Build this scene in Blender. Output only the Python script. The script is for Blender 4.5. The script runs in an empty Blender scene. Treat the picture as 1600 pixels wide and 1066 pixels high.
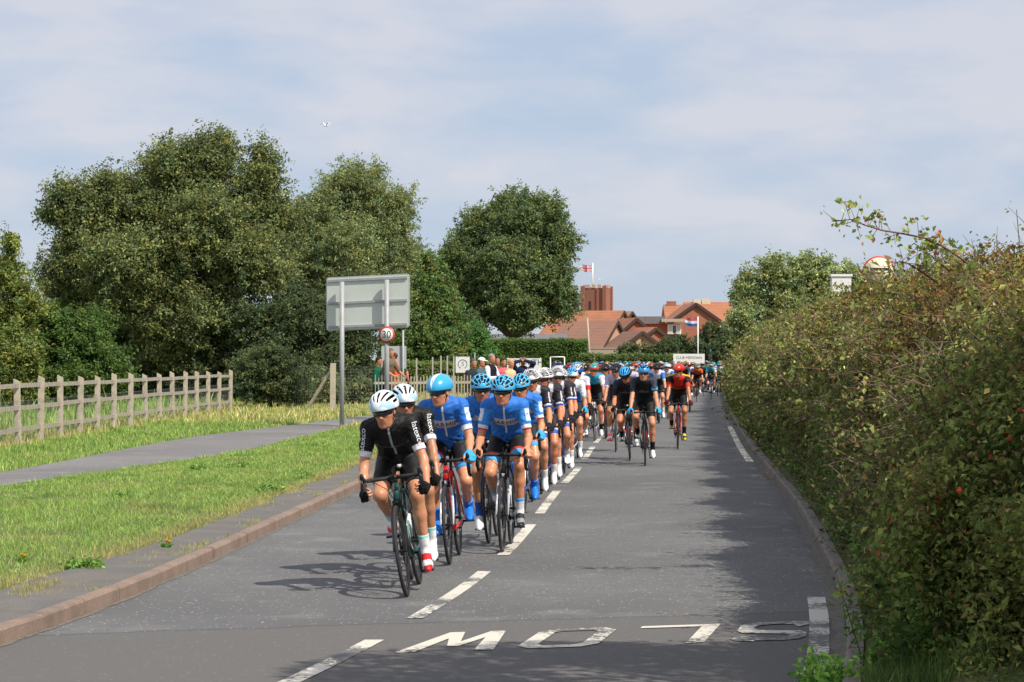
import bpy, math, random
import numpy as np
import openvdb
from mathutils import Vector, Matrix
from mathutils.bvhtree import BVHTree
R = math.radians
random.seed(7); RNG = np.random.default_rng(7)
SC = bpy.context.scene
# ---------------------------------------------------------------- camera
F, HY, CH = 3800.0, 562.0, 1.73          # focal length in photo pixels, horizon row, eye height
cam = bpy.data.cameras.new('camera'); camo = bpy.data.objects.new('camera', cam); SC.collection.objects.link(camo)
cam.sensor_width = 36; cam.lens = F/1600*36; cam.clip_start = .1; cam.clip_end = 6000
camo.location = (0, 0, CH); camo.rotation_euler = (R(90)+math.atan((HY-533)/F), 0, 0); SC.camera = camo
# ---------------------------------------------------------------- world: sky with thin high cloud
SUN = Vector((.66, -.60, 1.0)).normalized()
w = bpy.data.worlds.new('World'); SC.world = w; w.use_nodes = True
nt = w.node_tree; nt.nodes.clear(); N = nt.nodes.new; L = nt.links.new
sky = N('ShaderNodeTexSky'); sky.sky_type = 'NISHITA'; sky.sun_disc = False
sky.sun_elevation = math.asin(SUN.z); sky.sun_rotation = math.atan2(SUN.x, SUN.y)
sky.air_density = 1.0; sky.dust_density = .6; sky.ozone_density = 2.2; sky.altitude = 10
bg1 = N('ShaderNodeBackground'); bg1.inputs[1].default_value = .085
tint = N('ShaderNodeMix'); tint.data_type = 'RGBA'; tint.blend_type = 'MULTIPLY'; tint.inputs[0].default_value = 1
tint.inputs[7].default_value = (.9, .96, 1.08, 1); L(sky.outputs[0], tint.inputs[6]); L(tint.outputs[2], bg1.inputs[0])
tc = N('ShaderNodeTexCoord'); mp = N('ShaderNodeMapping'); mp.inputs['Scale'].default_value = (4.2, 4.2, 13); mp.inputs['Location'].default_value = (.6, .2, .35)
nz = N('ShaderNodeTexNoise'); nz.inputs['Scale'].default_value = 2.3; nz.inputs['Detail'].default_value = 5; nz.inputs['Roughness'].default_value = .55
nz.inputs['Distortion'].default_value = .15
L(tc.outputs['Generated'], mp.inputs[0]); L(mp.outputs[0], nz.inputs[0])
sx = N('ShaderNodeSeparateXYZ'); L(tc.outputs['Generated'], sx.inputs[0])
el = N('ShaderNodeMapRange'); L(sx.outputs[2], el.inputs[0]); el.inputs[1].default_value = .0; el.inputs[2].default_value = .15
el.inputs[3].default_value = -.10; el.inputs[4].default_value = .12
ad = N('ShaderNodeMath'); L(nz.outputs[0], ad.inputs[0]); L(el.outputs[0], ad.inputs[1])
rp = N('ShaderNodeValToRGB'); L(ad.outputs[0], rp.inputs[0])
rp.color_ramp.elements[0].position = .36; rp.color_ramp.elements[0].color = (.80,)*3+(1,)
rp.color_ramp.elements[1].position = .72; rp.color_ramp.elements[1].color = (.92,)*3+(1,)
bg2 = N('ShaderNodeBackground'); bg2.inputs[1].default_value = 1.0
rc = N('ShaderNodeValToRGB'); L(ad.outputs[0], rc.inputs[0]); rc.color_ramp.elements[0].position = .40; rc.color_ramp.elements[0].color = (.415, .485, .605, 1)
rc.color_ramp.elements[1].position = .64; rc.color_ramp.elements[1].color = (.545, .555, .615, 1); L(rc.outputs[0], bg2.inputs[0])
mx = N('ShaderNodeMixShader'); L(rp.outputs[0], mx.inputs[0]); L(bg1.outputs[0], mx.inputs[1]); L(bg2.outputs[0], mx.inputs[2])
wo = N('ShaderNodeOutputWorld'); L(mx.outputs[0], wo.inputs[0])
# ---------------------------------------------------------------- sun
sl = bpy.data.lights.new('sun', 'SUN'); sl.energy = 4.3; sl.angle = R(.5); sl.color = (1, .93, .82)
so = bpy.data.objects.new('sun', sl); SC.collection.objects.link(so); so.rotation_euler = (-SUN).to_track_quat('-Z', 'Y').to_euler()
SC.view_settings.view_transform = 'Standard'; SC.view_settings.look = 'None'; SC.view_settings.exposure = .32; SC.view_settings.gamma = 1
SC.cycles.max_bounces = 5; SC.cycles.transparent_max_bounces = 4

# ================================================================ helpers
def lin(h):
    h = h.lstrip('#'); v = [int(h[i:i+2], 16)/255 for i in (0, 2, 4)]
    return tuple(x/12.92 if x <= .04045 else ((x+.055)/1.055)**2.4 for x in v)
def unp(px, py, z=0.0):
    Y = F*(CH-z)/(py-HY); return ((px-800)/F*Y, Y)
def P3(px, py, Y): return Vector(((px-800)/F*Y, Y, CH-(py-HY)/F*Y))
MATS = {}
def mat(name, col=(.5,.5,.5), rough=.6, metal=0, spec=.5, attr=None, noise=None, bump=None, trans=0, sss=0, coat=0, obj=False):
    """noise=(scale, colour2, lo, hi[, detail]) mixes a second colour in; bump=(scale, strength)"""
    if name in MATS: return MATS[name]
    m = bpy.data.materials.new(name); m.use_nodes = True; t = m.node_tree; n = t.nodes; l = t.links.new; b = n['Principled BSDF']
    b.inputs['Roughness'].default_value = rough; b.inputs['Metallic'].default_value = metal
    b.inputs['Specular IOR Level'].default_value = spec; b.inputs['Base Color'].default_value = tuple(col)+(1,)
    b.inputs['Coat Weight'].default_value = coat
    if sss: b.inputs['Subsurface Weight'].default_value = sss; b.inputs['Subsurface Scale'].default_value = .01
    src = None
    if attr:
        a = n.new('ShaderNodeAttribute'); a.attribute_name = attr; src = a.outputs['Color']
    tcn = n.new('ShaderNodeTexCoord'); co = tcn.outputs['Object']
    if noise:
        ns = noise if isinstance(noise, list) else [noise]
        for q in ns:
            z = n.new('ShaderNodeTexNoise'); z.inputs['Scale'].default_value = q[0]; z.inputs['Detail'].default_value = q[4] if len(q) > 4 else 5
            l(co, z.inputs['Vector'])
            r_ = n.new('ShaderNodeMapRange'); l(z.outputs[0], r_.inputs[0]); r_.inputs[1].default_value = q[2]; r_.inputs[2].default_value = q[3]
            x = n.new('ShaderNodeMix'); x.data_type = 'RGBA'; l(r_.outputs[0], x.inputs[0])
            if src: l(src, x.inputs[6])
            else: x.inputs[6].default_value = tuple(col)+(1,)
            x.inputs[7].default_value = tuple(q[1])+(1,); src = x.outputs[2]
    if src: l(src, b.inputs['Base Color'])
    if bump:
        z = n.new('ShaderNodeTexNoise'); z.inputs['Scale'].default_value = bump[0]; z.inputs['Detail'].default_value = 4; l(co, z.inputs['Vector'])
        bp = n.new('ShaderNodeBump'); bp.inputs['Strength'].default_value = bump[1]; bp.inputs['Distance'].default_value = bump[2] if len(bump) > 2 else .02
        l(z.outputs[0], bp.inputs['Height']); l(bp.outputs[0], b.inputs['Normal'])
    if trans:
        tr = n.new('ShaderNodeBsdfTranslucent'); ms = n.new('ShaderNodeMixShader'); ms.inputs[0].default_value = trans
        if src: l(src, tr.inputs[0])
        else: tr.inputs[0].default_value = tuple(col)+(1,)
        l(b.outputs[0], ms.inputs[1]); l(tr.outputs[0], ms.inputs[2]); l(ms.outputs[0], n['Material Output'].inputs[0])
    MATS[name] = m; return m
def cmat(h, rough=.4, metal=0, coat=0, spec=.5):
    return mat('paint_%s_%d_%d' % (h.strip('#'), rough*100, metal*10), lin(h), rough, metal, coat=coat, spec=spec)
def mesh_np(name, V, Fc, smooth=True, col=None):
    """V (n,3); Fc one array or a list of arrays of polygons"""
    if not isinstance(Fc, list): Fc = [Fc]
    Fc = [f for f in Fc if len(f)]
    me = bpy.data.meshes.new(name); V = np.ascontiguousarray(V, 'f4'); me.vertices.add(len(V)); me.vertices.foreach_set('co', V.ravel())
    loops = np.concatenate([f.ravel() for f in Fc]).astype('i4'); cnt = np.concatenate([np.full(len(f), f.shape[1]) for f in Fc])
    me.loops.add(len(loops)); me.loops.foreach_set('vertex_index', loops)
    st = np.concatenate([[0], np.cumsum(cnt)[:-1]]).astype('i4'); me.polygons.add(len(cnt)); me.polygons.foreach_set('loop_start', st)
    me.polygons.foreach_set('use_smooth', np.full(len(cnt), smooth)); me.update(calc_edges=True)
    if col is not None: setcol(me, col)
    return me
def setcol(me, col):
    a = me.color_attributes.get('Col') or me.color_attributes.new('Col', 'FLOAT_COLOR', 'POINT')
    c4 = np.ones((len(me.vertices), 4), 'f4'); c4[:, :3] = col; a.data.foreach_set('color', c4.ravel())
def link(name, me, m=None, parent=None):
    o = bpy.data.objects.new(name, me); SC.collection.objects.link(o)
    if m is not None:
        if len(me.materials) == 0: me.materials.append(m)
        elif me.materials[0] != m: o.material_slots[0].link = 'OBJECT'; o.material_slots[0].material = m
    if parent is not None: o.parent = parent
    return o
def tag(o, label=None, cat=None, group=None, kind=None):
    if label: o['label'] = label
    if cat: o['category'] = cat
    if group: o['group'] = group
    if kind: o['kind'] = kind
    return o
def empty(name, loc=(0,0,0), rz=0):
    o = bpy.data.objects.new(name, None); SC.collection.objects.link(o); o.location = loc; o.rotation_euler = (0, 0, rz); o.empty_display_size = .1; return o
class MB:
    """collects simple shapes into one mesh"""
    def __init__(s): s.v = []; s.f = []
    def add(s, v, f):
        k = len(s.v); s.v += [tuple(x) for x in v]; s.f += [tuple(i+k for i in g) for g in f]; return s
    def box(s, c, d, rz=0, M=None):
        v = [Vector((a*d[0]/2, b*d[1]/2, e*d[2]/2)) for a in (-1,1) for b in (-1,1) for e in (-1,1)]
        q = Matrix.Rotation(rz, 3, 'Z') if M is None else M
        return s.add([q @ x + Vector(c) for x in v], [(0,1,3,2),(4,6,7,5),(0,4,5,1),(2,3,7,6),(0,2,6,4),(1,5,7,3)])
    def beam(s, a, b, wd, ht):
        a, b = Vector(a), Vector(b); d = (b-a); ln = d.length; d.normalize()
        up = Vector((0,0,1)) if abs(d.z) < .95 else Vector((0,1,0)); sd = d.cross(up).normalized(); up = sd.cross(d)
        return s.box((a+b)/2, (ln, wd, ht), M=Matrix((d, sd, up)).transposed())
    def tube(s, pts, rad, seg=8, cap=True, closed=False, sq=1.0):
        pts = [Vector(p) for p in pts]; n = len(pts)
        if not hasattr(rad, '__len__'): rad = [rad]*n
        ref = None; rings = []
        for i, p in enumerate(pts):
            if closed: d = pts[(i+1) % n]-pts[i-1]
            else: d = pts[min(i+1, n-1)]-pts[max(i-1, 0)]
            d.normalize()
            if ref is None: ref = Vector((0,0,1)) if abs(d.z) < .9 else Vector((0,1,0))
            a = (ref-d*ref.dot(d)).normalized(); ref = a; b = d.cross(a)
            rings.append([p+a*(math.cos(t)*rad[i])+b*(math.sin(t)*rad[i]*sq) for t in [2*math.pi*j/seg for j in range(seg)]])
        v = [x for r_ in rings for x in r_]; f = []
        for i in range(n if closed else n-1):
            k = (i+1) % n
            for j in range(seg): f.append((i*seg+j, i*seg+(j+1) % seg, k*seg+(j+1) % seg, k*seg+j))
        if cap and not closed: f += [tuple(range(seg))[::-1], tuple((n-1)*seg+j for j in range(seg))]
        return s.add(v, f)
    def disc(s, c, n, r0, th, seg=24):
        n = Vector(n).normalized(); return s.tube([Vector(c)-n*th/2, Vector(c)+n*th/2], r0, seg)
    def poly(s, pts, th):
        """prism from polygon points in a plane, extruded by vector th"""
        pts = [Vector(p) for p in pts]; n = len(pts); th = Vector(th)
        return s.add(pts+[p+th for p in pts], [tuple(range(n))[::-1], tuple(range(n, 2*n))]+[(i, (i+1) % n, n+(i+1) % n, n+i) for i in range(n)])
    def mesh(s, name, smooth=False):
        me = bpy.data.meshes.new(name); me.from_pydata(s.v, [], s.f); me.polygons.foreach_set('use_smooth', [smooth]*len(s.f)); me.update()
        return me
    def build(s, name, m=None, parent=None, smooth=False):
        return link(name, s.mesh(name, smooth), m, parent)
def text_mesh(txt, size=1.0, font=None, extrude=0.0):
    cu = bpy.data.curves.new('lettering', 'FONT'); cu.body = txt; cu.size = size; cu.align_x = 'CENTER'; cu.align_y = 'CENTER'; cu.resolution_u = 3; cu.extrude = extrude
    o = bpy.data.objects.new('lettering', cu); SC.collection.objects.link(o)
    dg = bpy.context.evaluated_depsgraph_get(); me = bpy.data.meshes.new_from_object(o.evaluated_get(dg)); bpy.data.objects.remove(o); return me
def text_on(txt, size, origin, xd, yd, m, parent, name='lettering', sx=1, off=0.0, bvh=None, proj=None):
    me = text_mesh(txt, size); xd, yd = Vector(xd).normalized(), Vector(yd).normalized(); nd = xd.cross(yd); o = Vector(origin)
    for v in me.vertices:
        p = o+xd*(v.co.x*sx)+yd*v.co.y+nd*off
        if bvh:
            h = bvh.ray_cast(p-proj*.15, proj, .4)
            if h[0]: p = h[0]-proj*.004
        v.co = p
    return link(name, me, m, parent)
def sm(x, a, b): t = np.clip((x-a)/(b-a), 0, 1); return t*t*(3-2*t)
def nz2(x, y, s=1.0, o=0.0):
    """cheap smooth pseudo noise in about -1..1"""
    x = x*s+o; y = y*s-o*1.7
    return (np.sin(x*1.3+1.7*np.sin(y*.9+o))+np.sin(y*1.7+1.3*np.sin(x*1.1))+np.sin((x+y)*2.3+1.1*np.sin(x*2.9-y))*.7+np.sin(x*4.1-y*3.3+np.sin(y*3))*.5)/3.2
# ================================================================ road plan (world metres; +Y runs down the road)
def itp(tab): ys = [t[0] for t in tab]; xs = [t[1] for t in tab]; return lambda y: np.interp(y, ys, xs)
def smooth_itp(tab):
    f = itp(tab)
    return lambda y: (f(np.asarray(y)-3.)+2*f(np.asarray(y)-1.)+2*f(np.asarray(y)+1.)+f(np.asarray(y)+3.))/6
RK = smooth_itp([(-30,-6.2),(0,-.55),(8,.93),(13.5,1.88),(15,2.10),(18.4,2.47),(27.6,3.27),(47.6,4.64),(84.3,7.43),(131,11.3),(150,13.6),(180,20),(220,36)])
LK = smooth_itp([(-30,-13),(0,-6.4),(8,-4.5),(14.35,-3.04),(19.4,-2.66),(32.4,-2.05),(53,-1.1),(66,-.25),(84.3,1.3),(131,5.2),(150,7.4),(180,14),(220,30)])
CL = smooth_itp([(-30,-9.6),(0,-4.0),(8,-2.2),(13.04,-1.18),(15,-.78),(19.86,-.18),(25.5,.21),(32.4,.6),(36.9,.95),(53.4,1.9),(84,4.5),(131,8.2)])
PN = itp([(8,-10.2),(24,-7.9),(31.4,-6.6),(39.7,-5.25),(43.9,-4.7),(52,-4.35),(60,-3.95),(72,-2.6),(90,-1.0),(132,3.6)])      # path, edge near the road
PF = itp([(8,-12.4),(24,-9.2),(31,-7.9),(35,-7.4),(39.2,-7.2),(44.9,-7.05),(51.6,-6.75),(56.3,-6.1),(62,-5.3),(72,-4.2),(90,-2.8),(132,2.0)])
GZ = .088
def gz(x, y):
    x = np.asarray(x, float); y = np.asarray(y, float)
    lk, rk = LK(y), RK(y)
    left = sm(lk-.85-x, 0, .6); pth = np.minimum(np.abs(x-PN(y)), np.abs(x-PF(y))); inp = (x < PN(y)) & (x > PF(y))
    off = np.where(inp, 0, sm(pth, .05, .9))
    b = .035*nz2(x, y, .9)+.03*nz2(x, y, 2.3, 2.)
    zl = GZ+left*off*(b+.03)
    zr = .06+.22*sm(x-rk-.15, 0, .7)+.05*nz2(x, y, .8)
    z = np.where(x < lk-.05, zl, np.where(x > rk+.1, zr, -.06))
    far = sm(y, 190, 260); return z*(1-far)
ys = np.concatenate([np.arange(-30, 10, 2.), np.arange(10, 70, .35), np.arange(70, 232, 2.), np.array([260, 320, 420, 600, 900, 1500, 3000])])
cols = []
offs_l = np.concatenate([-np.array([3000, 900, 300, 120, 60, 30.]), -np.arange(20, 10, -1.), -np.arange(10, .5, -.3), [-.35, -.12, -.075]])
offs_r = np.concatenate([[.11, .2, .35, .6, .9, 1.4, 2, 3, 5, 10, 30, 120, 300, 900, 3000]])
rows = []
for y in ys:
    xs = np.concatenate([LK(y)+offs_l, [LK(y)-.042, LK(y)+.3, RK(y)-.3, RK(y)+.095], RK(y)+offs_r]); rows.append(np.stack([xs, np.full_like(xs, y), gz(xs, y)], 1))
G = np.array(rows); nr, nc = G.shape[:2]; idx = np.arange(nr*nc).reshape(nr, nc)
quad = np.stack([idx[:-1,:-1], idx[:-1,1:], idx[1:,1:], idx[1:,:-1]], -1).reshape(-1, 4)
g_m = mat('ground_soil_grass', (.10,.13,.035), .95, noise=[(3.5, (.16,.13,.07), .45, .7), (14, (.07,.10,.02), .5, .75), (.8,(.17,.18,.06),.5,.8)], bump=(30, .8, .03))
tag(link('ground', mesh_np('ground', G.reshape(-1, 3), quad), g_m), kind='structure')
def strip(name, fa, fb, y0, y1, z, m, step=1.0, nx=2, kind='structure', zf=None):
    yy = np.linspace(y0, y1, max(2, int((y1-y0)/step)+1)); rr = []
    for y in yy:
        a, b = float(fa(y)), float(fb(y)); xs = np.linspace(a, b, nx); rr.append(np.stack([xs, np.full(nx, y), np.full(nx, z) if zf is None else zf(xs, y)], 1))
    g = np.array(rr); i_ = np.arange(g.shape[0]*nx).reshape(-1, nx)
    q = np.stack([i_[:-1,:-1], i_[:-1,1:], i_[1:,1:], i_[1:,:-1]], -1).reshape(-1, 4)
    return tag(link(name, mesh_np(name, g.reshape(-1, 3), q), m), kind=kind)
# ---- asphalt
def asphalt(name, c1, c2, c3, seam=False):
    m = mat(name, c1, .82, noise=[(.5, c2, .35, .7, 3), (6, c3, .5, .8, 6), (.23, c3, .45, .65, 2), (1.3, tuple(q*1.16 for q in c2), .56, .72, 8)], bump=(260, .55, .006), spec=.35)
    t = m.node_tree; n = t.nodes; l = t.links.new; b = n['Principled BSDF']; src = b.inputs['Base Color'].links[0].from_socket; co = [k for k in n if k.type == 'TEX_COORD'][0].outputs['Object']
    # aggregate: light and dark stone flecks
    v = n.new('ShaderNodeTexVoronoi'); v.inputs['Scale'].default_value = 42; l(co, v.inputs['Vector'])
    g = n.new('ShaderNodeSeparateColor'); l(v.outputs['Color'], g.inputs[0])
    lt = n.new('ShaderNodeMath'); lt.operation = 'GREATER_THAN'; lt.inputs[1].default_value = .93; l(g.outputs[0], lt.inputs[0])
    ds = n.new('ShaderNodeMath'); ds.operation = 'LESS_THAN'; ds.inputs[1].default_value = .36; l(v.outputs['Distance'], ds.inputs[0])
    mu = n.new('ShaderNodeMath'); mu.operation = 'MULTIPLY'; l(lt.outputs[0], mu.inputs[0]); l(ds.outputs[0], mu.inputs[1])
    fac = mu.outputs[0]
    if seam:
        # the surface dressing ends along a line across the road: beyond it coarser and a little bluer, before it smoother
        sp = n.new('ShaderNodeSeparateXYZ'); l(co, sp.inputs[0])
        nzn = n.new('ShaderNodeTexNoise'); nzn.inputs['Scale'].default_value = 1.6; l(co, nzn.inputs['Vector'])
        a1 = n.new('ShaderNodeMath'); a1.operation = 'MULTIPLY_ADD'; l(sp.outputs[0], a1.inputs[0]); a1.inputs[1].default_value = -.28; l(sp.outputs[1], a1.inputs[2])
        a2 = n.new('ShaderNodeMath'); a2.operation = 'MULTIPLY_ADD'; l(nzn.outputs[0], a2.inputs[0]); a2.inputs[1].default_value = .25; l(a1.outputs[0], a2.inputs[2])
        mr = n.new('ShaderNodeMapRange'); l(a2.outputs[0], mr.inputs[0]); mr.inputs[1].default_value = 16.22; mr.inputs[2].default_value = 16.3
        x = n.new('ShaderNodeMix'); x.data_type = 'RGBA'; l(mr.outputs[0], x.inputs[0]); x.inputs[6].default_value = (.120,.115,.111,1); l(src, x.inputs[7]); src = x.outputs[2]
        # thin dark crack on the seam
        ab = n.new('ShaderNodeMath'); ab.operation = 'SUBTRACT'; l(a2.outputs[0], ab.inputs[0]); ab.inputs[1].default_value = 16.26
        ab2 = n.new('ShaderNodeMath'); ab2.operation = 'ABSOLUTE'; l(ab.outputs[0], ab2.inputs[0])
        cr = n.new('ShaderNodeMapRange'); l(ab2.outputs[0], cr.inputs[0]); cr.inputs[1].default_value = .0; cr.inputs[2].default_value = .05; cr.inputs[3].default_value = .45; cr.inputs[4].default_value = 0
        x = n.new('ShaderNodeMix'); x.data_type = 'RGBA'; l(cr.outputs[0], x.inputs[0]); l(src, x.inputs[6]); x.inputs[7].default_value = (.03,.03,.03,1); src = x.outputs[2]
        m2 = n.new('ShaderNodeMath'); m2.operation = 'MULTIPLY'; l(fac, m2.inputs[0]); mr2 = n.new('ShaderNodeMapRange'); l(mr.outputs[0], mr2.inputs[0]); mr2.inputs[3].default_value = .3; l(mr2.outputs[0], m2.inputs[1]); fac = m2.outputs[0]
    fx = n.new('ShaderNodeMix'); fx.data_type = 'RGBA'; l(fac, fx.inputs[0]); l(src, fx.inputs[6]); fx.inputs[7].default_value = (.42,.41,.39,1)
    l(fx.outputs[2], b.inputs['Base Color']); return m
road_m = asphalt('road_asphalt', (.127,.128,.129), (.150,.151,.150), (.108,.109,.110), True)
path_m = asphalt('path_asphalt', (.175,.17,.168), (.20,.192,.185), (.155,.15,.15))
foot_m = mat('footway_asphalt', (.135,.128,.12), .9, noise=[(2.2, (.18,.165,.145), .45, .7), (40, (.09,.085,.08), .5, .7), (1.1, (.17,.145,.11), .55, .75)], bump=(90, .8, .012))
strip('road', lambda y: LK(y)-.02, lambda y: RK(y)+.03, -28, 218, 0, road_m, 1.0, 3)
strip('path', PF, PN, 8, 132, GZ+.012, path_m, .8, 3)
def fe(y): return LK(y)-.56-.24*sm(24-np.asarray(y,float), 0, 8)+.05*nz2(np.asarray(y)*1., 0, 2.1)+.03*nz2(np.asarray(y)*1., 3, 7.)
strip('footway', fe, lambda y: LK(y)-.06, -10, 70, .098, foot_m, .15, 3)
# ---- kerbs: real stones with gaps
def kerb(name, f, side, m, y0, y1, wd, ht, ln=.915):
    mb = MB(); y = y0; rr = random.Random(5)
    while y < y1:
        L_ = ln if y < 75 else 4
        a, b = float(f(y)), float(f(y+L_-.009)); dz = rr.uniform(-.003, .003); dx = rr.uniform(-.003, .003)
        z1 = ht+dz; c = .02
        prof = [(0, -.05), (0, z1-c), (side*c*.6, z1-.004), (side*c*1.4, z1), (side*wd, z1), (side*wd, -.05)]
        va = [(a+dx+p[0], y, p[1]) for p in prof]; vb = [(b+dx+p[0], y+L_-.009, p[1]) for p in prof]; n_ = len(prof)
        fs = [(i, (i+1) % n_, n_+(i+1) % n_, n_+i) for i in range(n_)]+[tuple(range(n_))[::-1], tuple(range(n_, 2*n_))]
        if side > 0: fs = [t[::-1] for t in fs]
        mb.add(va+vb, fs); y += L_
    return tag(mb.build(name, m), kind='structure')
kl = mat('kerb_red_concrete', (.235,.165,.13), .9, noise=[(5, (.16,.12,.095), .4, .7), (.9, (.27,.205,.165), .45, .8), (1.7, (.15,.12,.095), .6, .75), (60, (.36,.26,.2), .55, .75)], bump=(120, .5, .008))
kr = mat('kerb_grey_concrete', (.22,.19,.165), .9, noise=[(5, (.14,.125,.10), .4, .7), (50, (.26,.24,.21), .55, .75)], bump=(120, .5, .008))
kerb('kerb', LK, -1, kl, -10, 140, .088, .104); kerb('kerb', RK, 1, kr, -10, 150, .10, .10)
# gutter grit along the kerb foot
gut = mat('gutter_grit', (.17,.15,.125), .95, noise=[(18, (.10,.095,.09), .45, .6), (70,(.24,.21,.17),.55,.7)], bump=(200, .6, .005))
strip('gutter', lambda y: LK(y)+.002, lambda y: LK(y)+.05+.03*nz2(np.asarray(y)*1., 1, 3.), -5, 60, .0035, gut, .2)
strip('gutter', lambda y: RK(y)-.10-.06*nz2(np.asarray(y)*1., 1, 3.), lambda y: RK(y)-.002, -5, 60, .0035, gut, .2)
# ---- painted markings, worn
def paint(name, c, wear, sc=22):
    m = mat(name, c, .7, bump=(200, .4, .004), spec=.3); t = m.node_tree; n = t.nodes; l = t.links.new; b = n['Principled BSDF']; co = [k for k in n if k.type == 'TEX_COORD'][0].outputs['Object']
    z = n.new('ShaderNodeTexNoise'); z.inputs['Scale'].default_value = sc; z.inputs['Detail'].default_value = 8; z.inputs['Roughness'].default_value = .75; l(co, z.inputs['Vector'])
    z2 = n.new('ShaderNodeTexNoise'); z2.inputs['Scale'].default_value = 1.3; z2.inputs['Detail'].default_value = 2; l(co, z2.inputs['Vector'])
    ad_ = n.new('ShaderNodeMath'); ad_.operation = 'MULTIPLY_ADD'; l(z2.outputs[0], ad_.inputs[0]); ad_.inputs[1].default_value = .9; l(z.outputs[0], ad_.inputs[2])
    r_ = n.new('ShaderNodeMapRange'); l(ad_.outputs[0], r_.inputs[0]); r_.inputs[1].default_value = wear-.03; r_.inputs[2].default_value = wear+.03
    x = n.new('ShaderNodeMix'); x.data_type = 'RGBA'; l(r_.outputs[0], x.inputs[0]); x.inputs[6].default_value = tuple(c)+(1,); x.inputs[7].default_value = (.13,.128,.126,1)
    l(x.outputs[2], b.inputs['Base Color']); return m
pw = paint('line_paint', (.60,.57,.49), 1.0); pw2 = paint('line_paint_worn', (.62,.59,.53), 1.0)
def dash(y0, y1, f, wd, m, name='centre_line'):
    strip(name, lambda y: f(y)-wd/2, lambda y: f(y)+wd/2, y0, y1, .0045, m, .5)
dd = [(11.2, 15.0), (16.24, 19.86), (21.5, 25.5), (27.3, 32.1), (34.1, 39.1), (41.9, 48.3), (50.5, 55.0), (57, 61.5), (64, 68), (70.5, 74.5), (77, 81)]
for i, (a, b) in enumerate(dd): dash(a, b, CL, .11 if i else .12, pw2 if i in (1,) else pw)
for a, b in ((11.5, 17.7), (41.2, 63.5)): dash(a, b, lambda y: RK(y)-.17-.0*y, .13, pw2 if a < 30 else pw, 'edge_line')
# SLOW, painted for the traffic that comes towards the camera
def letter(ch):
    """stroke polygons in a 0..1 box, read upright"""
    w_ = .2
    if ch == 'L': return [[(0,0),(1,0),(1,.11),(w_+.02,.11),(w_+.02,1),(0,1)]]
    if ch == 'O':
        o_ = [(.18,0),(.82,0),(1,.14),(1,.86),(.82,1),(.18,1),(0,.86),(0,.14)]; i_ = [(.3,.13),(.7,.13),(.78,.2),(.78,.8),(.7,.87),(.3,.87),(.22,.8),(.22,.2)]
        return [[o_[k], o_[(k+1) % 8], i_[(k+1) % 8], i_[k]] for k in range(8)]
    if ch == 'W':
        return [[(0,1),(.2,1),(.36,0),(.2,0)], [(.2,0),(.36,0),(.56,.75),(.44,.75)], [(.44,.75),(.56,.75),(.8,0),(.64,0)], [(.64,0),(.8,0),(1,1),(.8,1)]]
    if ch == 'S':
        c_ = [(1,.80),(.92,.93),(.72,1),(.28,1),(.08,.93),(0,.80),(0,.68),(.1,.57),(.3,.53),(.7,.47),(.9,.43),(1,.32),(1,.20),(.92,.07),(.72,0),(.28,0),(.08,.07),(0,.20)]
        i_ = [(.79,.78),(.74,.86),(.66,.875),(.34,.875),(.26,.86),(.21,.79),(.21,.74),(.26,.68),(.36,.645),(.75,.585),(1.0,.52),(1.12,.35),(1.0,.2),(.9,.07),(.72,.0),(.28,.0),(.08,.07),(0,.2)]
        mid = [(.9,.80),(.83,.90),(.68,.94),(.32,.94),(.17,.90),(.10,.79),(.11,.70),(.19,.63),(.33,.59),(.67,.53),(.82,.48),(.89,.38),(.9,.21),(.83,.11),(.68,.06),(.32,.06),(.17,.1),(.1,.2)]
        out = []
        for k in range(len(mid)-1):
            a, b = Vector(mid[k]), Vector(mid[k+1]); d = (b-a).normalized(); hw = .10*abs(d.y)+.065*abs(d.x); n_ = Vector((-d.y, d.x))*hw; e = d*.03
            out.append([tuple(a-e+n_), tuple(a-e-n_), tuple(b+e-n_), tuple(b+e+n_)])
        return out
bx0, by0 = unp(615, 1021); bx1, by1 = unp(1262, 999)
row = Vector((bx1-bx0, by1-by0)); upv = Vector((.19, 1.04))
slots = {'W': (0, .232), 'O': (.280, .475), 'L': (.535, .74), 'S': (.80, .99)}
mb = MB(); k = 0
for ch, (a, b) in slots.items():
    for pl in letter(ch):
        q = []
        for (u, v) in pl:
            u, v = 1-u, 1-v              # turned half round
            p = Vector((bx0, by0))+row*(a+(b-a)*u)+upv*v; q.append((p.x, p.y, .005+.00003*k))
        k += 1; mb.add(q, [tuple(range(len(q)))[::-1]])
tag(mb.build('slow_marking', pw), kind='structure')
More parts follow.
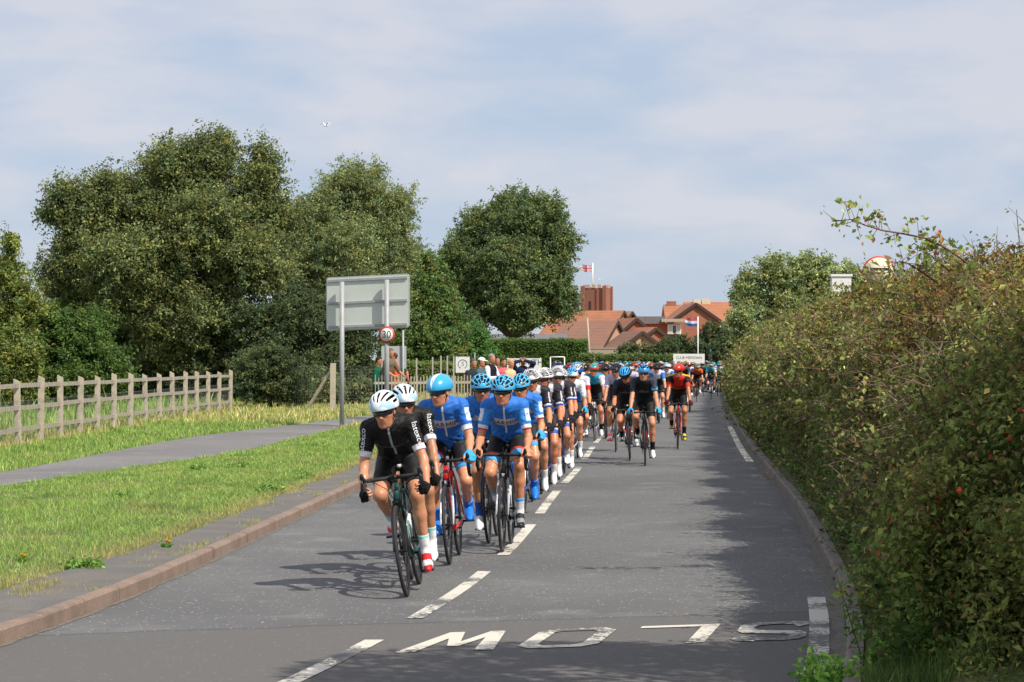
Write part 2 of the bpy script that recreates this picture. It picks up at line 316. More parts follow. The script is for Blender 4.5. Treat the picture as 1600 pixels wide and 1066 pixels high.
# ================================================================ bodies: rounded cones joined smoothly into one surface
class Fld:
    def __init__(s, lo, hi, v):
        s.v = v; s.lo = np.array(lo, 'f4'); s.n = np.ceil((np.array(hi)-s.lo)/v).astype(int)+1; s.d = np.full(s.n, .06, 'f4')
        s.ax = [s.lo[i]+v*np.arange(s.n[i], dtype='f4') for i in range(3)]
    def blk(s, lo, hi):
        a = np.clip(((np.array(lo)-s.lo)/s.v).astype(int), 0, s.n); b = np.clip(((np.array(hi)-s.lo)/s.v).astype(int)+2, 0, s.n)
        return tuple(slice(int(a[i]), int(b[i])) for i in range(3))
    def grid(s, k): return s.ax[0][k[0]][:, None, None], s.ax[1][k[1]][None, :, None], s.ax[2][k[2]][None, None, :]
    def put(s, k, d, sm_, sub=False):
        e = s.d[k]
        if e.size == 0: return
        if sub: s.d[k] = np.maximum(e, -d); return
        if sm_ <= 0: s.d[k] = np.minimum(e, d); return
        h = np.clip(.5+.5*(e-d)/sm_, 0, 1); s.d[k] = e*(1-h)+d*h-sm_*h*(1-h)
    def op(s, o, infl=0):
        m = s.v*3+.01+o.get('k', .015)
        if o['t'] == 'c':
            sc = np.array(o.get('sc', (1,1,1)), 'f4'); a, b = np.array(o['a'], 'f4'), np.array(o['b'], 'f4'); ra, rb = o['ra']+infl, o['rb']+infl
            rr = max(ra, rb)/sc+m; k = s.blk(np.minimum(a, b)-rr, np.maximum(a, b)+rr); X, Y, Z = s.grid(k)
            if 'clip' in o: cl = (X-o['clip'][0][0])*o['clip'][1][0]+(Y-o['clip'][0][1])*o['clip'][1][1]+(Z-o['clip'][0][2])*o['clip'][1][2]
            X = X*sc[0]; Y = Y*sc[1]; Z = Z*sc[2]; A = a*sc; B = b*sc-A; L2 = max(float(B@B), 1e-9)
            t = np.clip(((X-A[0])*B[0]+(Y-A[1])*B[1]+(Z-A[2])*B[2])/L2, 0, 1)
            d = np.sqrt((X-A[0]-t*B[0])**2+(Y-A[1]-t*B[1])**2+(Z-A[2]-t*B[2])**2)-(ra+t*(rb-ra))
            if 'clip' in o: d = np.maximum(d, cl)
        else:
            c = np.array(o['c'], 'f4'); r = np.array(o['r'], 'f4')+infl; Rm = o.get('R'); rr = (max(r) if Rm is not None else r)+m
            k = s.blk(c-rr, c+rr); X, Y, Z = s.grid(k); X = X-c[0]; Y = Y-c[1]; Z = Z-c[2]
            if Rm is not None: X, Y, Z = [Rm[0][i]*X+Rm[1][i]*Y+Rm[2][i]*Z for i in range(3)]
            q = np.sqrt((X/r[0])**2+(Y/r[1])**2+(Z/r[2])**2); d = (q-1)*min(r)
        s.put(k, d, o.get('k', .015), o.get('sub', False))
    def clip(s, p, n):
        X, Y, Z = s.grid((slice(None),)*3); s.d = np.maximum(s.d, (X-p[0])*n[0]+(Y-p[1])*n[1]+(Z-p[2])*n[2])
    def mesh(s):
        g = openvdb.FloatGrid(.06); g.copyFromArray(np.ascontiguousarray(s.d)); p, t, q = g.convertToPolygons(isovalue=0.0, adaptivity=0.0)
        p = p*s.v+s.lo; q = q.astype('i4'); t = t.astype('i4')
        if len(q):   # make the faces look outwards
            a, b, c = p[q[:, 0]], p[q[:, 1]], p[q[:, 2]]; vol = (a*np.cross(b, c)).sum()
            if vol < 0: q = q[:, ::-1]; t = t[:, ::-1]
        return p, [q, t]
def bounds(ops, infl=0):
    lo = np.full(3, 9.); hi = np.full(3, -9.)
    for o in ops:
        if o.get('sub'): continue
        if o['t'] == 'c':
            for p in (o['a'], o['b']):
                r = (max(o['ra'], o['rb'])+infl)/np.array(o.get('sc', (1,1,1))); lo = np.minimum(lo, np.array(p)-r); hi = np.maximum(hi, np.array(p)+r)
        else:
            r = max(o['r'])+infl; lo = np.minimum(lo, np.array(o['c'])-r); hi = np.maximum(hi, np.array(o['c'])+r)
    return lo-.03, hi+.03
def carve(ops, v, infl=0, clips=(), wrinkle=None):
    lo, hi = bounds(ops, infl); f = Fld(lo, hi, v)
    for o in ops: f.op(o, infl)
    for p, n in clips: f.clip(p, n)
    if wrinkle is not None: wrinkle(f)
    return f.mesh()
def cone(a, b, ra, rb, k=.02, sc=(1,1,1), tag_='', clip=None, sub=False):
    o = dict(t='c', a=tuple(a), b=tuple(b), ra=ra, rb=rb, k=k, sc=sc, tag=tag_, sub=sub)
    if clip: o['clip'] = clip
    return o
def ell(c, r, k=.015, R_=None, tag_='', sub=False): return dict(t='e', c=tuple(c), r=tuple(r), k=k, R=R_, tag=tag_, sub=sub)
V3 = lambda *a: Vector(a)
def ik(a, b, l1, l2, pole):
    a, b = Vector(a), Vector(b); d = b-a; L_ = min(d.length, (l1+l2)*.998); d = d.normalized(); x = (l1*l1-l2*l2+L_*L_)/(2*L_); h = math.sqrt(max(l1*l1-x*x, 0))
    p = Vector(pole); p = (p-d*p.dot(d)).normalized(); return a+d*x+p*h
def headframe(yaw, pitch, roll=0):
    """columns: forward, left, up"""
    return (Matrix.Rotation(R(yaw), 3, 'Z') @ Matrix.Rotation(R(pitch), 3, 'Y') @ Matrix.Rotation(R(roll), 3, 'X'))
def head_ops(C, Rm, face=True, k=.012):
    T = lambda x, y, z: tuple(C+Rm @ Vector((x, y, z))); Rn = np.array(Rm)
    Rl = [list(Rn[i]) for i in range(3)]
    o = [ell(T(-.012,0,.028), (.094,.075,.086), .02, Rl, 'head'), ell(T(.028,0,-.03), (.062,.060,.085), .025, Rl, 'head'), ell(T(.035,0,-.082), (.046,.043,.032), .02, Rl, 'head'),
         cone(T(-.01,.052,-.06), T(.05,.025,-.098), .014, .016, .02, tag_='head'), cone(T(-.01,-.052,-.06), T(.05,-.025,-.098), .014, .016, .02, tag_='head'),
         ell(T(.070,0,-.101), (.017,.020,.015), .012, Rl, 'head')]
    if face:
        o += [cone(T(.079,0,.012), T(.103,0,-.026), .0075, .0105, .01, tag_='head'), cone(T(.094,.011,-.031), T(.094,-.011,-.031), .0075, .0075, .008, tag_='head'),
              cone(T(.080,-.032,.021), T(.080,.032,.021), .010, .010, .012, tag_='head'),
              cone(T(.060,.040,-.018), T(.02,.056,-.02), .015, .012, .02, tag_='head'), cone(T(.060,-.040,-.018), T(.02,-.056,-.02), .015, .012, .02, tag_='head'),
              ell(T(.092,.029,.003), (.014,.017,.010), .0, Rl, 'head', True), ell(T(.092,-.029,.003), (.014,.017,.010), .0, Rl, 'head', True),
              ell(T(.073,.030,.003), (.0135,.0135,.0125), .003, Rl, 'head'), ell(T(.073,-.030,.003), (.0135,.0135,.0125), .003, Rl, 'head'),
              cone(T(.080,-.017,-.056), T(.080,.017,-.056), .0072, .0072, .007, tag_='head'), cone(T(.077,-.015,-.069), T(.077,.015,-.069), .0078, .0078, .007, tag_='head'),
              cone(T(.095,-.020,-.0625), T(.095,.020,-.0625), .0022, .0022, .0, tag_='head', sub=True)]
    for s_ in (1, -1):
        o += [ell(T(-.004, s_*.074, -.008), (.018, .008, .030), .007, Rl, 'head'), ell(T(.002, s_*.086, -.006), (.008, .006, .016), .0, Rl, 'head', True)]
    return o
def hand_ops(wr, U, V, Nn, curl=(55, 60, 45), tg='hand', sc=1.0, thumb=True, rs=1.0, spread=0.0):
    """U wrist to knuckles, V index to little finger, Nn towards what is held"""
    U, V, Nn = Vector(U).normalized(), Vector(V), Vector(Nn); V = (V-U*V.dot(U)).normalized(); N2 = U.cross(V); N2 = N2 if N2.dot(Nn) > 0 else -N2
    wr = Vector(wr); o = []; kn = []
    Lf = [(.043,.026,.021), (.048,.030,.023), (.044,.028,.022), (.035,.021,.019)]; rf = [.0092, .0096, .0090, .0080]
    for i in range(4):
        q = (i-1.5)*.0205*sc; k_ = wr+U*((.088, .092, .086, .078)[i]*sc)+V*q; kn.append(k_)
        o.append(cone(wr+V*(q*.55)+U*.008, k_, .0155*rs*sc, .0125*rs*sc, .012, tag_=tg))
    for i in range(4):
        p = kn[i]; a = 0; dirv = U
        for j in range(3):
            a += R(curl[j]*(1+.06*(i-1.5))); dirv = U*math.cos(a)+N2*math.sin(a)+V*(spread*(i-1.5)*(1 if j == 0 else 0)); p2 = p+dirv.normalized()*Lf[i][j]*sc
            o.append(cone(p, p2, rf[i]*rs*(1-.10*j), rf[i]*rs*(.93-.10*j), .004, tag_=tg+('f' if j else ''))); p = p2
    if thumb:
        b = wr+U*.025*sc-V*.026*sc+N2*.006; c = b+(U*.62-V*.52+N2*.42).normalized()*.042*sc; d = c+(U*.80+N2*.62-V*.05).normalized()*.034*sc; e = d+(U*.70+N2*.68+V*.35).normalized()*.028*sc
        o += [cone(wr+U*.01, b, .016, .015, .01, tag_=tg), cone(b, c, .0145*rs, .0115*rs, .008, tag_=tg), cone(c, d, .0115*rs, .0105*rs, .004, tag_=tg+'f'), cone(d, e, .0105*rs, .0085*rs, .003, tag_=tg+'f')]
    return o
def limb_ops(hip, knee, ank, s_=1, fat=1.0, tg='leg'):
    hip, knee, ank = Vector(hip), Vector(knee), Vector(ank); th = (knee-hip); sh = (ank-knee); ax = Vector((0,1,0)); fr = ax.cross(th).normalized(); fr = fr if fr.x > 0 else -fr
    bk = ax.cross(sh).normalized(); bk = -bk if bk.x > 0 else bk
    o = [cone(hip, hip.lerp(knee, .5), .084*fat, .071*fat, .02, tag_=tg+'thigh'), cone(hip.lerp(knee, .5), knee, .071*fat, .050, .02, tag_=tg+'thigh'),
         cone(hip.lerp(knee, .25)+fr*.020, hip.lerp(knee, .84)+fr*.010, .058*fat, .036, .03, tag_=tg+'thigh'), cone(hip.lerp(knee, .86)+fr*.008, knee+fr*.014, .040, .032, .025, tag_=tg+'knee'),
         cone(knee, knee.lerp(ank, .35)+bk*.006, .046, .045*fat, .03, tag_=tg+'calf'), cone(knee.lerp(ank, .35)+bk*.006, ank, .045*fat, .031, .03, tag_=tg+'calf'),
         cone(knee.lerp(ank, .14)+bk*.020+ax*s_*.006, knee.lerp(ank, .62)+bk*.004, .034*fat, .022, .03, tag_=tg+'calf'), cone(knee.lerp(ank, .16)+bk*.018-ax*s_*.013, knee.lerp(ank, .52)+bk*.006-ax*s_*.004, .028*fat, .020, .03, tag_=tg+'calf')]
    return o
def foot_frame(fwd): f = Vector(fwd).normalized(); l_ = Vector((0,0,1)).cross(f).normalized(); return f, l_, f.cross(l_)
def foot_ops(ball, f, l_, u, infl=0, tg='foot'):
    B = Vector(ball); T = lambda x, y, z: B+f*x+l_*y+u*z
    return [cone(T(-.150,0,.044), T(-.06,0,.040), .036, .034, .015, tag_=tg), cone(T(-.07,0,.042), T(.01,.004,.030), .036, .036, .02, (1,1,1), tg), cone(T(.0,.006,.028), T(.065,.004,.024), .036, .024, .02, tag_=tg),
            cone(T(-.125,0,.05), T(-.112,0,.105), .036, .034, .02, tag_=tg), cone(T(-.10,0,.08), T(-.01,0,.045), .032, .028, .02, tag_=tg)]
def paint_skin(P, C, Rm, hair='#2b1d14', cap=False):
    n = len(P); base = np.array(lin('#c98d6b')); c = np.tile(base, (n, 1)); q = (P-np.array(C)) @ np.array(Rm); hd = (np.abs(q[:, 0]) < .125) & (np.abs(q[:, 1]) < .1) & (q[:, 2] > -.125) & (q[:, 2] < .14)
    v = .93+.07*nz2(P[:, 0]*30+P[:, 2]*11, P[:, 1]*30, 1.)[:, None]; c = c*v
    face = hd & (q[:, 0] > .04)
    lips = face & (np.abs(q[:, 1]) < .024) & (np.abs(q[:, 2]+.0625) < .013) & (q[:, 0] > .078); c[lips] = lin('#b06e5a')
    ck = face & (np.abs(np.abs(q[:, 1])-.04) < .02) & (np.abs(q[:, 2]+.025) < .02); c[ck] = c[ck]*np.array([1.06, .88, .86])
    st = hd & (q[:, 2] < -.05) & (q[:, 0] > -.0) & ~lips; c[st] = c[st]*np.array([.80, .77, .77])
    for s_ in (1, -1):
        r_ = np.sqrt((q[:, 1]-s_*.03)**2+(q[:, 2]-.003)**2); e = face & (r_ < .0135) & (q[:, 0] > .075) & (np.abs(q[:, 2]-.003) < .0062); c[e] = lin('#d8d2c8'); e = face & (r_ < .0058) & (q[:, 0] > .075); c[e] = lin('#2a1a12')
    bw = face & (np.abs(q[:, 2]-.026) < .0055) & (np.abs(np.abs(q[:, 1])-.03) < .019); c[bw] = lin(hair)
    hr = hd & ((q[:, 2] > .055) | ((q[:, 0] < -.01) & (q[:, 2] > -.045+.3*np.maximum(q[:, 0], -.1)) & (np.hypot(q[:, 0]+.0, q[:, 2]+.0) > .035))); c[hr & (q[:, 0] < .075)] = lin(hair)
    return c
skin_m = mat('skin', (.5,.3,.2), .40, attr='Col', bump=(38, .35, .006), sss=.05, spec=.5)
def skin_variant(name, tint):
    m = mat(name, (.5,.3,.2), .42, attr='Col', bump=(38, .35, .006), sss=.05, spec=.5, noise=[(9, (.62,.27,.17), .55, .95), (60, (.42,.22,.14), .62, .9)]); t = m.node_tree; b = t.nodes['Principled BSDF']; src = b.inputs['Base Color'].links[0].from_socket
    x = t.nodes.new('ShaderNodeMix'); x.data_type = 'RGBA'; x.blend_type = 'MULTIPLY'; x.inputs[0].default_value = 1; x.inputs[7].default_value = tuple(tint)+(1,); t.links.new(src, x.inputs[6]); t.links.new(x.outputs[2], b.inputs['Base Color']); return m
SKINS = [skin_variant('skin_tanned', (1,1,1)), skin_variant('skin_fair', (1.18,1.16,1.14)), skin_variant('skin_sunburnt', (1.10,.90,.84)), skin_variant('skin_olive', (.82,.82,.78)), skin_variant('skin_pale', (1.1,1.02,.95))]
kit_m = mat('kit_fabric', (.5,.5,.5), .62, attr='Col', bump=(22, .5, .012), spec=.3)
cloth_m = mat('cloth', (.5,.5,.5), .85, attr='Col', bump=(18, .7, .02), spec=.2)
helm_m = mat('helmet_shell', (.5,.5,.5), .28, attr='Col', coat=.3)
shoe_m = mat('shoe_leather', (.5,.5,.5), .35, attr='Col')
lens_m = mat('dark_lens', (.012,.014,.016), .08, spec=.8)
def cview(P, C, Rm): return (P-np.array(C)) @ np.array(Rm)
# ---------------------------------------------------------------- helmets, in head coordinates
HELM = {}
def helmet(kind, lod):
    key = (kind, lod)
    if key in HELM: return HELM[key]
    v = (.0033, .005, .009)[lod]; f = Fld((-.21,-.14,-.03), (.17,.14,.19), v); X, Y, Z = f.grid((slice(None),)*3)
    c = (-.018, 0, .043); r = (.152,.108,.112) if kind != 'aero' else (.150,.107,.110)
    x = (X-c[0])/r[0]; y = (Y-c[1])/r[1]; z = (Z-c[2])/r[2]
    q = np.sqrt(x*x+y*y+z*z); d = (q-1)*.105
    u = np.arctan2(y, z+0*x); w_ = np.arctan2(x, np.sqrt(y*y+z*z))
    def vent(u, w_):
        if kind == 'ribs':   # narrow ribs running front to back
            t = u/1.45*6.5; m = (np.abs(t-np.round(t)) < .29) & (np.abs(u) < 1.42) & (w_ < 1.12) & (w_ > -.95) & (np.abs(w_-.28-.0*u) > .05)
        elif kind == 'cells':
            t = u/1.4*3.3; row_ = w_/.72+.5*(np.round(t) % 2); m = (np.abs(t-np.round(t)) < .34) & (np.abs(u) < 1.5) & (np.abs(row_-np.round(row_)) < .40) & (w_ < 1.2) & (w_ > -1.05)
        elif kind == 'aero':
            m = (np.abs(u) < .07) & (w_ < 1.15) & (w_ > .80)
        else:                # a few long slots, the middle one widest
            uu = np.abs(u); m = ((uu < .10) & (w_ < 1.05) & (w_ > .25)) | ((np.abs(uu-.42-.12*(1-w_)) < .085) & (w_ < .95) & (w_ > -.1)) | ((np.abs(uu-.86-.10*(1-w_)) < .10) & (w_ < .75) & (w_ > -.45)) | ((np.abs(uu-.3) < .12) & (w_ < -.25) & (w_ > -.95)) | ((np.abs(uu-1.30) < .09) & (w_ < .35) & (w_ > -.6))
        return m
    m = vent(u, w_); d = d+np.where(m, .021, 0)
    inner = (q-.86)*.105
    front = .018+.10*np.maximum(X+.02, 0)*1.0-.06*np.maximum(-X-.05, 0); d = np.maximum(d, front-Z); d = np.maximum(d, -(np.sqrt((x/.86)**2+(y/.84)**2+(z/.84)**2)-1)*.09)
    f.d = np.minimum(d, .06).astype('f4'); P, Fc = f.mesh()
    x = (P[:, 0]-c[0])/r[0]; y = (P[:, 1])/r[1]; z = (P[:, 2]-c[2])/r[2]; q = np.sqrt(x*x+y*y+z*z); info = dict(u=np.arctan2(y, z), w=np.arctan2(x, np.hypot(y, z)), vent=q < .93, P=P, low=(P[:, 2]-(.018+.10*np.maximum(P[:, 0]+.02, 0))) < .013)
    HELM[key] = (P, Fc, info); return HELM[key]
def helmet_col(spec, i):
    """spec=(shell, accent, style)"""
    a, b, st = spec; n = len(i['P']); c = np.tile(np.array(lin(a)), (n, 1)); B = np.array(lin(b)); u, w_ = i['u'], i['w']
    if st == 'stripe': c[(np.abs(u) < .20)] = B
    elif st == 'side': c[(np.abs(u) > .95)] = B
    elif st == 'rim': c[i['low']] = B
    elif st == 'vee': c[(np.abs(np.abs(u)-.25-.35*np.abs(w_-.9)) < .12) | (i['P'][:, 0] < -.03)] = B
    elif st == 'half': c[(i['P'][:, 2] < .085) | (i['P'][:, 0] < -.06)] = B
    elif st == 'fade': c[(np.abs(u) > .55) & (np.sin(w_*5+u*3) > .1)] = B
    c[i['vent']] = lin('#0c0d10'); return c
def glasses(parent, frame, lens, lod):
    nl = (22, 12, 8)[lod]; v = []; f = []
    for t in (0, 1):
        for i in range(nl+1):
            a = R(-72+144*i/nl); k = abs(math.sin(a)); rx, ry = .104-t*.003, .079-t*.003
            dip = .010*math.exp(-(a/.16)**2)
            for z in (.022-.003*k, -.019+.008*k+dip): v.append((.0+rx*math.cos(a), ry*math.sin(a), z))
    m_ = (nl+1)*2
    for i in range(nl):
        q = i*2; f += [(q, q+1, q+3, q+2), (m_+q, m_+q+2, m_+q+3, m_+q+1), (q, q+2, m_+q+2, m_+q), (q+1, m_+q+1, m_+q+3, q+3)]
    f += [(0, m_, m_+1, 1), (m_-2, m_-1, 2*m_-1, 2*m_-2)]
    me = bpy.data.meshes.new('sunglasses'); me.from_pydata(v, [], f); me.polygons.foreach_set('use_smooth', [True]*len(f))
    o = link('sunglasses', me, lens, parent)
    mb = MB(); pts = [(.0+.1065*math.cos(R(a)), .0815*math.sin(R(a)), .023-.003*abs(math.sin(R(a)))) for a in range(-75, 76, 15)]
    mb.tube(pts, .0032, 6)
    for s_ in (1, -1): mb.tube([(.027, s_*.079, .020), (-.02, s_*.080, .012), (-.035, s_*.078, -.004)], .003, 6)
    mb.build('rim', frame, o, True); return o
def key_seed(k): return (abs(int(k[0]*7+k[2]*3+k[3]))%97)/9
# ---------------------------------------------------------------- cyclist poses. x forward, y left, z up; origin on the road below the bottom bracket
BBZ = .272; CR = .172; WR = .335; FX = .585; RX = -.41
POSE = {}
def cyc_pose(torso=40, hands='hood', ph=20, yaw=0, pitch=4, roll=0, lod=1, hroll=0):
    key = (torso, hands, ph, yaw, pitch, hroll, lod)
    if key in POSE: return POSE[key]
    v = (.0052, .008, .0125)[lod]
    hc = V3(-.185, 0, 1.005); T = R(torso); sp = V3(math.cos(T), 0, math.sin(T)); nb = V3(-math.sin(T), 0, math.cos(T))      # back normal
    T += R(4); sp = V3(math.cos(T), 0, math.sin(T)); nb = V3(-math.sin(T), 0, math.cos(T)); sh = hc+sp*.50; mid = hc+sp*.24+nb*.045; ch = hc+sp*.40+nb*.028
    q = .72; o = [cone(hc+V3(-.01,0,.0), mid, .102, .100, .03, (1,q,1), 'torso'), cone(mid, ch-nb*.02, .102, .116, .03, (1,q,1), 'torso'), cone(ch-nb*.02, sh-nb*.02, .114, .082, .03, (1,q,1), 'torso'),
                  cone(hc+V3(-.045,.055,-.02), hc+V3(-.045,-.055,-.02), .088, .088, .03, tag_='torso')]
    Rm = headframe(yaw, pitch, hroll); nk = sh+sp*.015+nb*.035
    hd = sh+(V3(.162, 0, .118) if hands != 'drop' else V3(.160, 0, .098))+V3(0, R(yaw)*.02, 0)
    o += [cone(sh+nb*.03, nk, .060, .056, .03, tag_='neck'), cone(nk, hd+Rm @ V3(-.030, 0, -.045), .054, .050, .025, tag_='neck')]
    J = dict(hip=hc, sh=sh, hd=hd, Rm=Rm, sp=sp, nb=nb, arms=[], legs=[], wr=[])
    hz = .870
    arms = []; legs = []; hops = []
    for s_ in (1, -1):
        s0 = sh+V3(-.005, s_*.156, -.012)
        if hands == 'hood': wr = V3(.478, s_*.222, hz+.058); U = V3(.83, s_*.28, -.30); V = V3(-.35, s_*.75, -.40); Nn = V3(-.2, -s_*.6, -.7); cu = (38, 62, 42)
        elif hands == 'top': wr = V3(.405, s_*.115, hz+.045); U = V3(.93, s_*.05, -.15); V = V3(0, s_*1., 0); Nn = V3(0, 0, -1); cu = (48, 68, 48)
        else: wr = V3(.475, s_*.238, .773); U = V3(.93, -s_*.05, -.12); V = V3(.05, 0, -1); Nn = V3(0, -s_*1., 0); cu = (58, 62, 45)
        if hands == 'head' and s_ == 1: pass
        el = ik(s0, wr, .300, .262, V3(-.55, s_*(.26 if hands == 'drop' else .14), -.45)); J['arms'].append((s0, el, wr)); J['wr'].append((wr, U.normalized()))
        tg = 'armL' if s_ == 1 else 'armR'
        a = [cone(sh+V3(0, s_*.05, .01), s0, .064, .054, .03, tag_=tg+'sh'), cone(s0, s0.lerp(el, .45), .051, .042, .03, tag_=tg+'up'), cone(s0.lerp(el, .45), el, .042, .034, .02, tag_=tg+'up'),
             cone(el, el.lerp(wr, .35), .034, .036, .02, tag_=tg+'fo'), cone(el.lerp(wr, .35), wr, .036, .0225, .02, tag_=tg+'fo')]
        arms += a; hops.append(hand_ops(wr, U, V, Nn, cu, tag_hand(s_), rs=(1, 1, 1.15)[lod]))
        al = R(ph)+(0 if s_ == -1 else math.pi); ped = V3(CR*math.cos(al), s_*.128, BBZ+CR*math.sin(al))
        fp = R(-14-10*math.sin(al)*-1); f, l_, u = foot_frame(V3(math.cos(fp), s_*.06, math.sin(fp)))
        ball = ped+V3(0, 0, .012); ank = ball-f*.115+u*.098; hp = hc+V3(0, s_*.086, -.01)
        kn = ik(hp, ank, .435, .430, V3(1, s_*.10, .25)); J['legs'].append((hp, kn, ank, ball, f, l_, u, ped))
        legs += limb_ops(hp, kn, ank, s_, 1.0, 'legL' if s_ == 1 else 'legR')
    ho = head_ops(hd, Rm, lod < 2)
    body = [dict(x, ra=x['ra']*.93, rb=x['rb']*.93) for x in o if x['tag'] == 'torso']+[x for x in o if x['tag'] != 'torso']+legs+arms+ho+hops[0]+hops[1]
    for (hp, kn, ank, ball, f, l_, u, ped) in J['legs']: body.append(cone(ank, ball-f*.05+u*.030, .026, .014, .02, tag_='foot'))
    P, Fc = carve(body, v); J['body'] = mesh_np('body', P, Fc, col=paint_skin(P, hd, Rm))
    # jersey
    up = []
    for (s0, el, wr), s_ in zip(J['arms'], (1, -1)):
        d = (el-s0).normalized(); e = s0.lerp(el, .74); tg = 'armL' if s_ == 1 else 'armR'
        for x in arms:
            if x['tag'] in (tg+'sh',): up.append(x)
            if x['tag'] == tg+'up': up.append(dict(x, clip=(tuple(e), tuple(d))))
    jt = [x for x in o if x['tag'] == 'torso']; nd = (hd-nk).normalized(); col = [cone(sh+nb*.03, nk+nd*.05, .062, .056, .02, clip=(tuple(nk+nd*.030), tuple(nd)))]
    def wr_(f):
        X, Y, Z = f.grid((slice(None),)*3); a_ = key_seed(key); f.d = f.d+(.0022*np.sin(85*(Z*.8+X*.6)+9*np.sin(Y*14+a_)+4*np.sin(Z*21))*(.5+.5*np.sin(Y*23+X*17+a_))+.0016*np.sin(60*Y+40*X+5*np.sin(Z*30+a_))).astype('f4')
    Pj, Fj = carve(jt+up+col, v*1.0, .0085, wrinkle=wr_ if lod < 2 else None, clips=[(tuple(hc+V3(.02,0,-.02)-sp*.02), tuple(-sp))]); J['jersey'] = (Pj, Fj)
    sops = [x for x in o if x['tag'] == 'torso'][:2]+[x for x in o if x['tag'] == 'torso'][3:]; lt = []
    for (hp, kn, *_), tg in zip(J['legs'], ('legL', 'legR')):
        d = (kn-hp).normalized(); e = hp.lerp(kn, .73)
        for x in legs:
            if x['tag'] == tg+'thigh': lt.append(dict(x, clip=(tuple(e), tuple(d))))
    Ps, Fs = carve(sops+lt, v*1.1, .006, [(tuple(hc+sp*.22), tuple(sp))]); J['shorts'] = (Ps, Fs)
    J['sock'] = []; J['shoe'] = []; J['glove'] = []
    for i, (hp, kn, ank, ball, f, l_, u, ped) in enumerate(J['legs']):
        up_ = (kn-ank).normalized(); tp = ank+up_*.125
        Pk, Fk = carve([dict(x) for x in legs if x['tag'] == ('legL' if i == 0 else 'legR')+'calf']+[cone(ank, ank-u*.05, .031, .034, .01), cone(ank, ank+f*.045-u*.035, .032, .026, .01)], max(v*.8, .005), .0055, [(tuple(tp), tuple(up_))]); J['sock'].append((Pk, Fk, np.array((Pk-np.array(ank)) @ np.array(up_))))
        Pf, Ff = carve(foot_ops(ball, f, l_, u), max(v*.75, .0045), 0, [(tuple(ball-u*.004), tuple(-u)), (tuple(ank+up_*.012), tuple(up_))])
        q_ = (Pf-np.array(ball)); J['shoe'].append((Pf, Ff, np.stack([q_ @ np.array(f), q_ @ np.array(l_), q_ @ np.array(u)], 1)))
        # overshoe collar variant
        so_ = foot_ops(ball, f, l_, u)+[cone(ank-up_*.02, ank+up_*.11, .037, .042, .02)]
        Pf2, Ff2 = carve(so_, max(v*.75, .0045), .004, [(tuple(ball-u*.006), tuple(-u)), (tuple(ank+up_*.10), tuple(up_))]); q_ = (Pf2-np.array(ball)); J.setdefault('over', []).append((Pf2, Ff2, np.stack([q_ @ np.array(f), q_ @ np.array(l_), q_ @ np.array(u)], 1)))
        wr, U = J['wr'][i]; hh = [x for x in hops[i] if not x['tag'].endswith('f')]
        Pg, Fg = carve(hh+[cone(wr-U*.02, wr+U*.01, .026, .024, .01)], max(v*.8, .0048), .0028, [(tuple(wr-U*.022), tuple(-U))]); J['glove'].append((Pg, Fg))
    # coordinates for the kit patterns
    p = Pj-np.array(hc); tt = (p @ np.array(sp))/.5; fr = -(p @ np.array(nb)); ta = np.full(len(Pj), -1.); sd = np.zeros(len(Pj)); af = np.zeros(len(Pj))
    for (s0, el, wr), s_ in zip(J['arms'], (1, -1)):
        d = np.array((el-s0)); L2 = d @ d; t = ((Pj-np.array(s0)) @ d)/L2; r_ = np.linalg.norm(Pj-np.array(s0)-t[:, None]*d, axis=1)
        m = (r_ < .085) & (t > -.05) & (Pj[:, 1]*s_ > .095); ta = np.where(m, t, ta); sd = np.where(m, s_, sd); nf = Pj-np.array(s0)-t[:, None]*d; af = np.where(m, np.arctan2(nf[:, 1]*s_, -nf[:, 0]*-1), af)
    J['ji'] = dict(P=Pj, t=tt, fr=fr, ta=ta, sd=sd, y=Pj[:, 1], af=af)
    tl = np.full(len(Ps), -1.)
    for (hp, kn, *_), s_ in zip(J['legs'], (1, -1)):
        d = np.array(kn-hp); t = ((Ps-np.array(hp)) @ d)/(d @ d); m = Ps[:, 1]*s_ > .0; tl = np.where(m & (t > .1), t, tl)
    J['si'] = dict(P=Ps, tl=tl, y=Ps[:, 1])
    POSE[key] = J; return J
def tag_hand(s_): return 'handL' if s_ == 1 else 'handR'
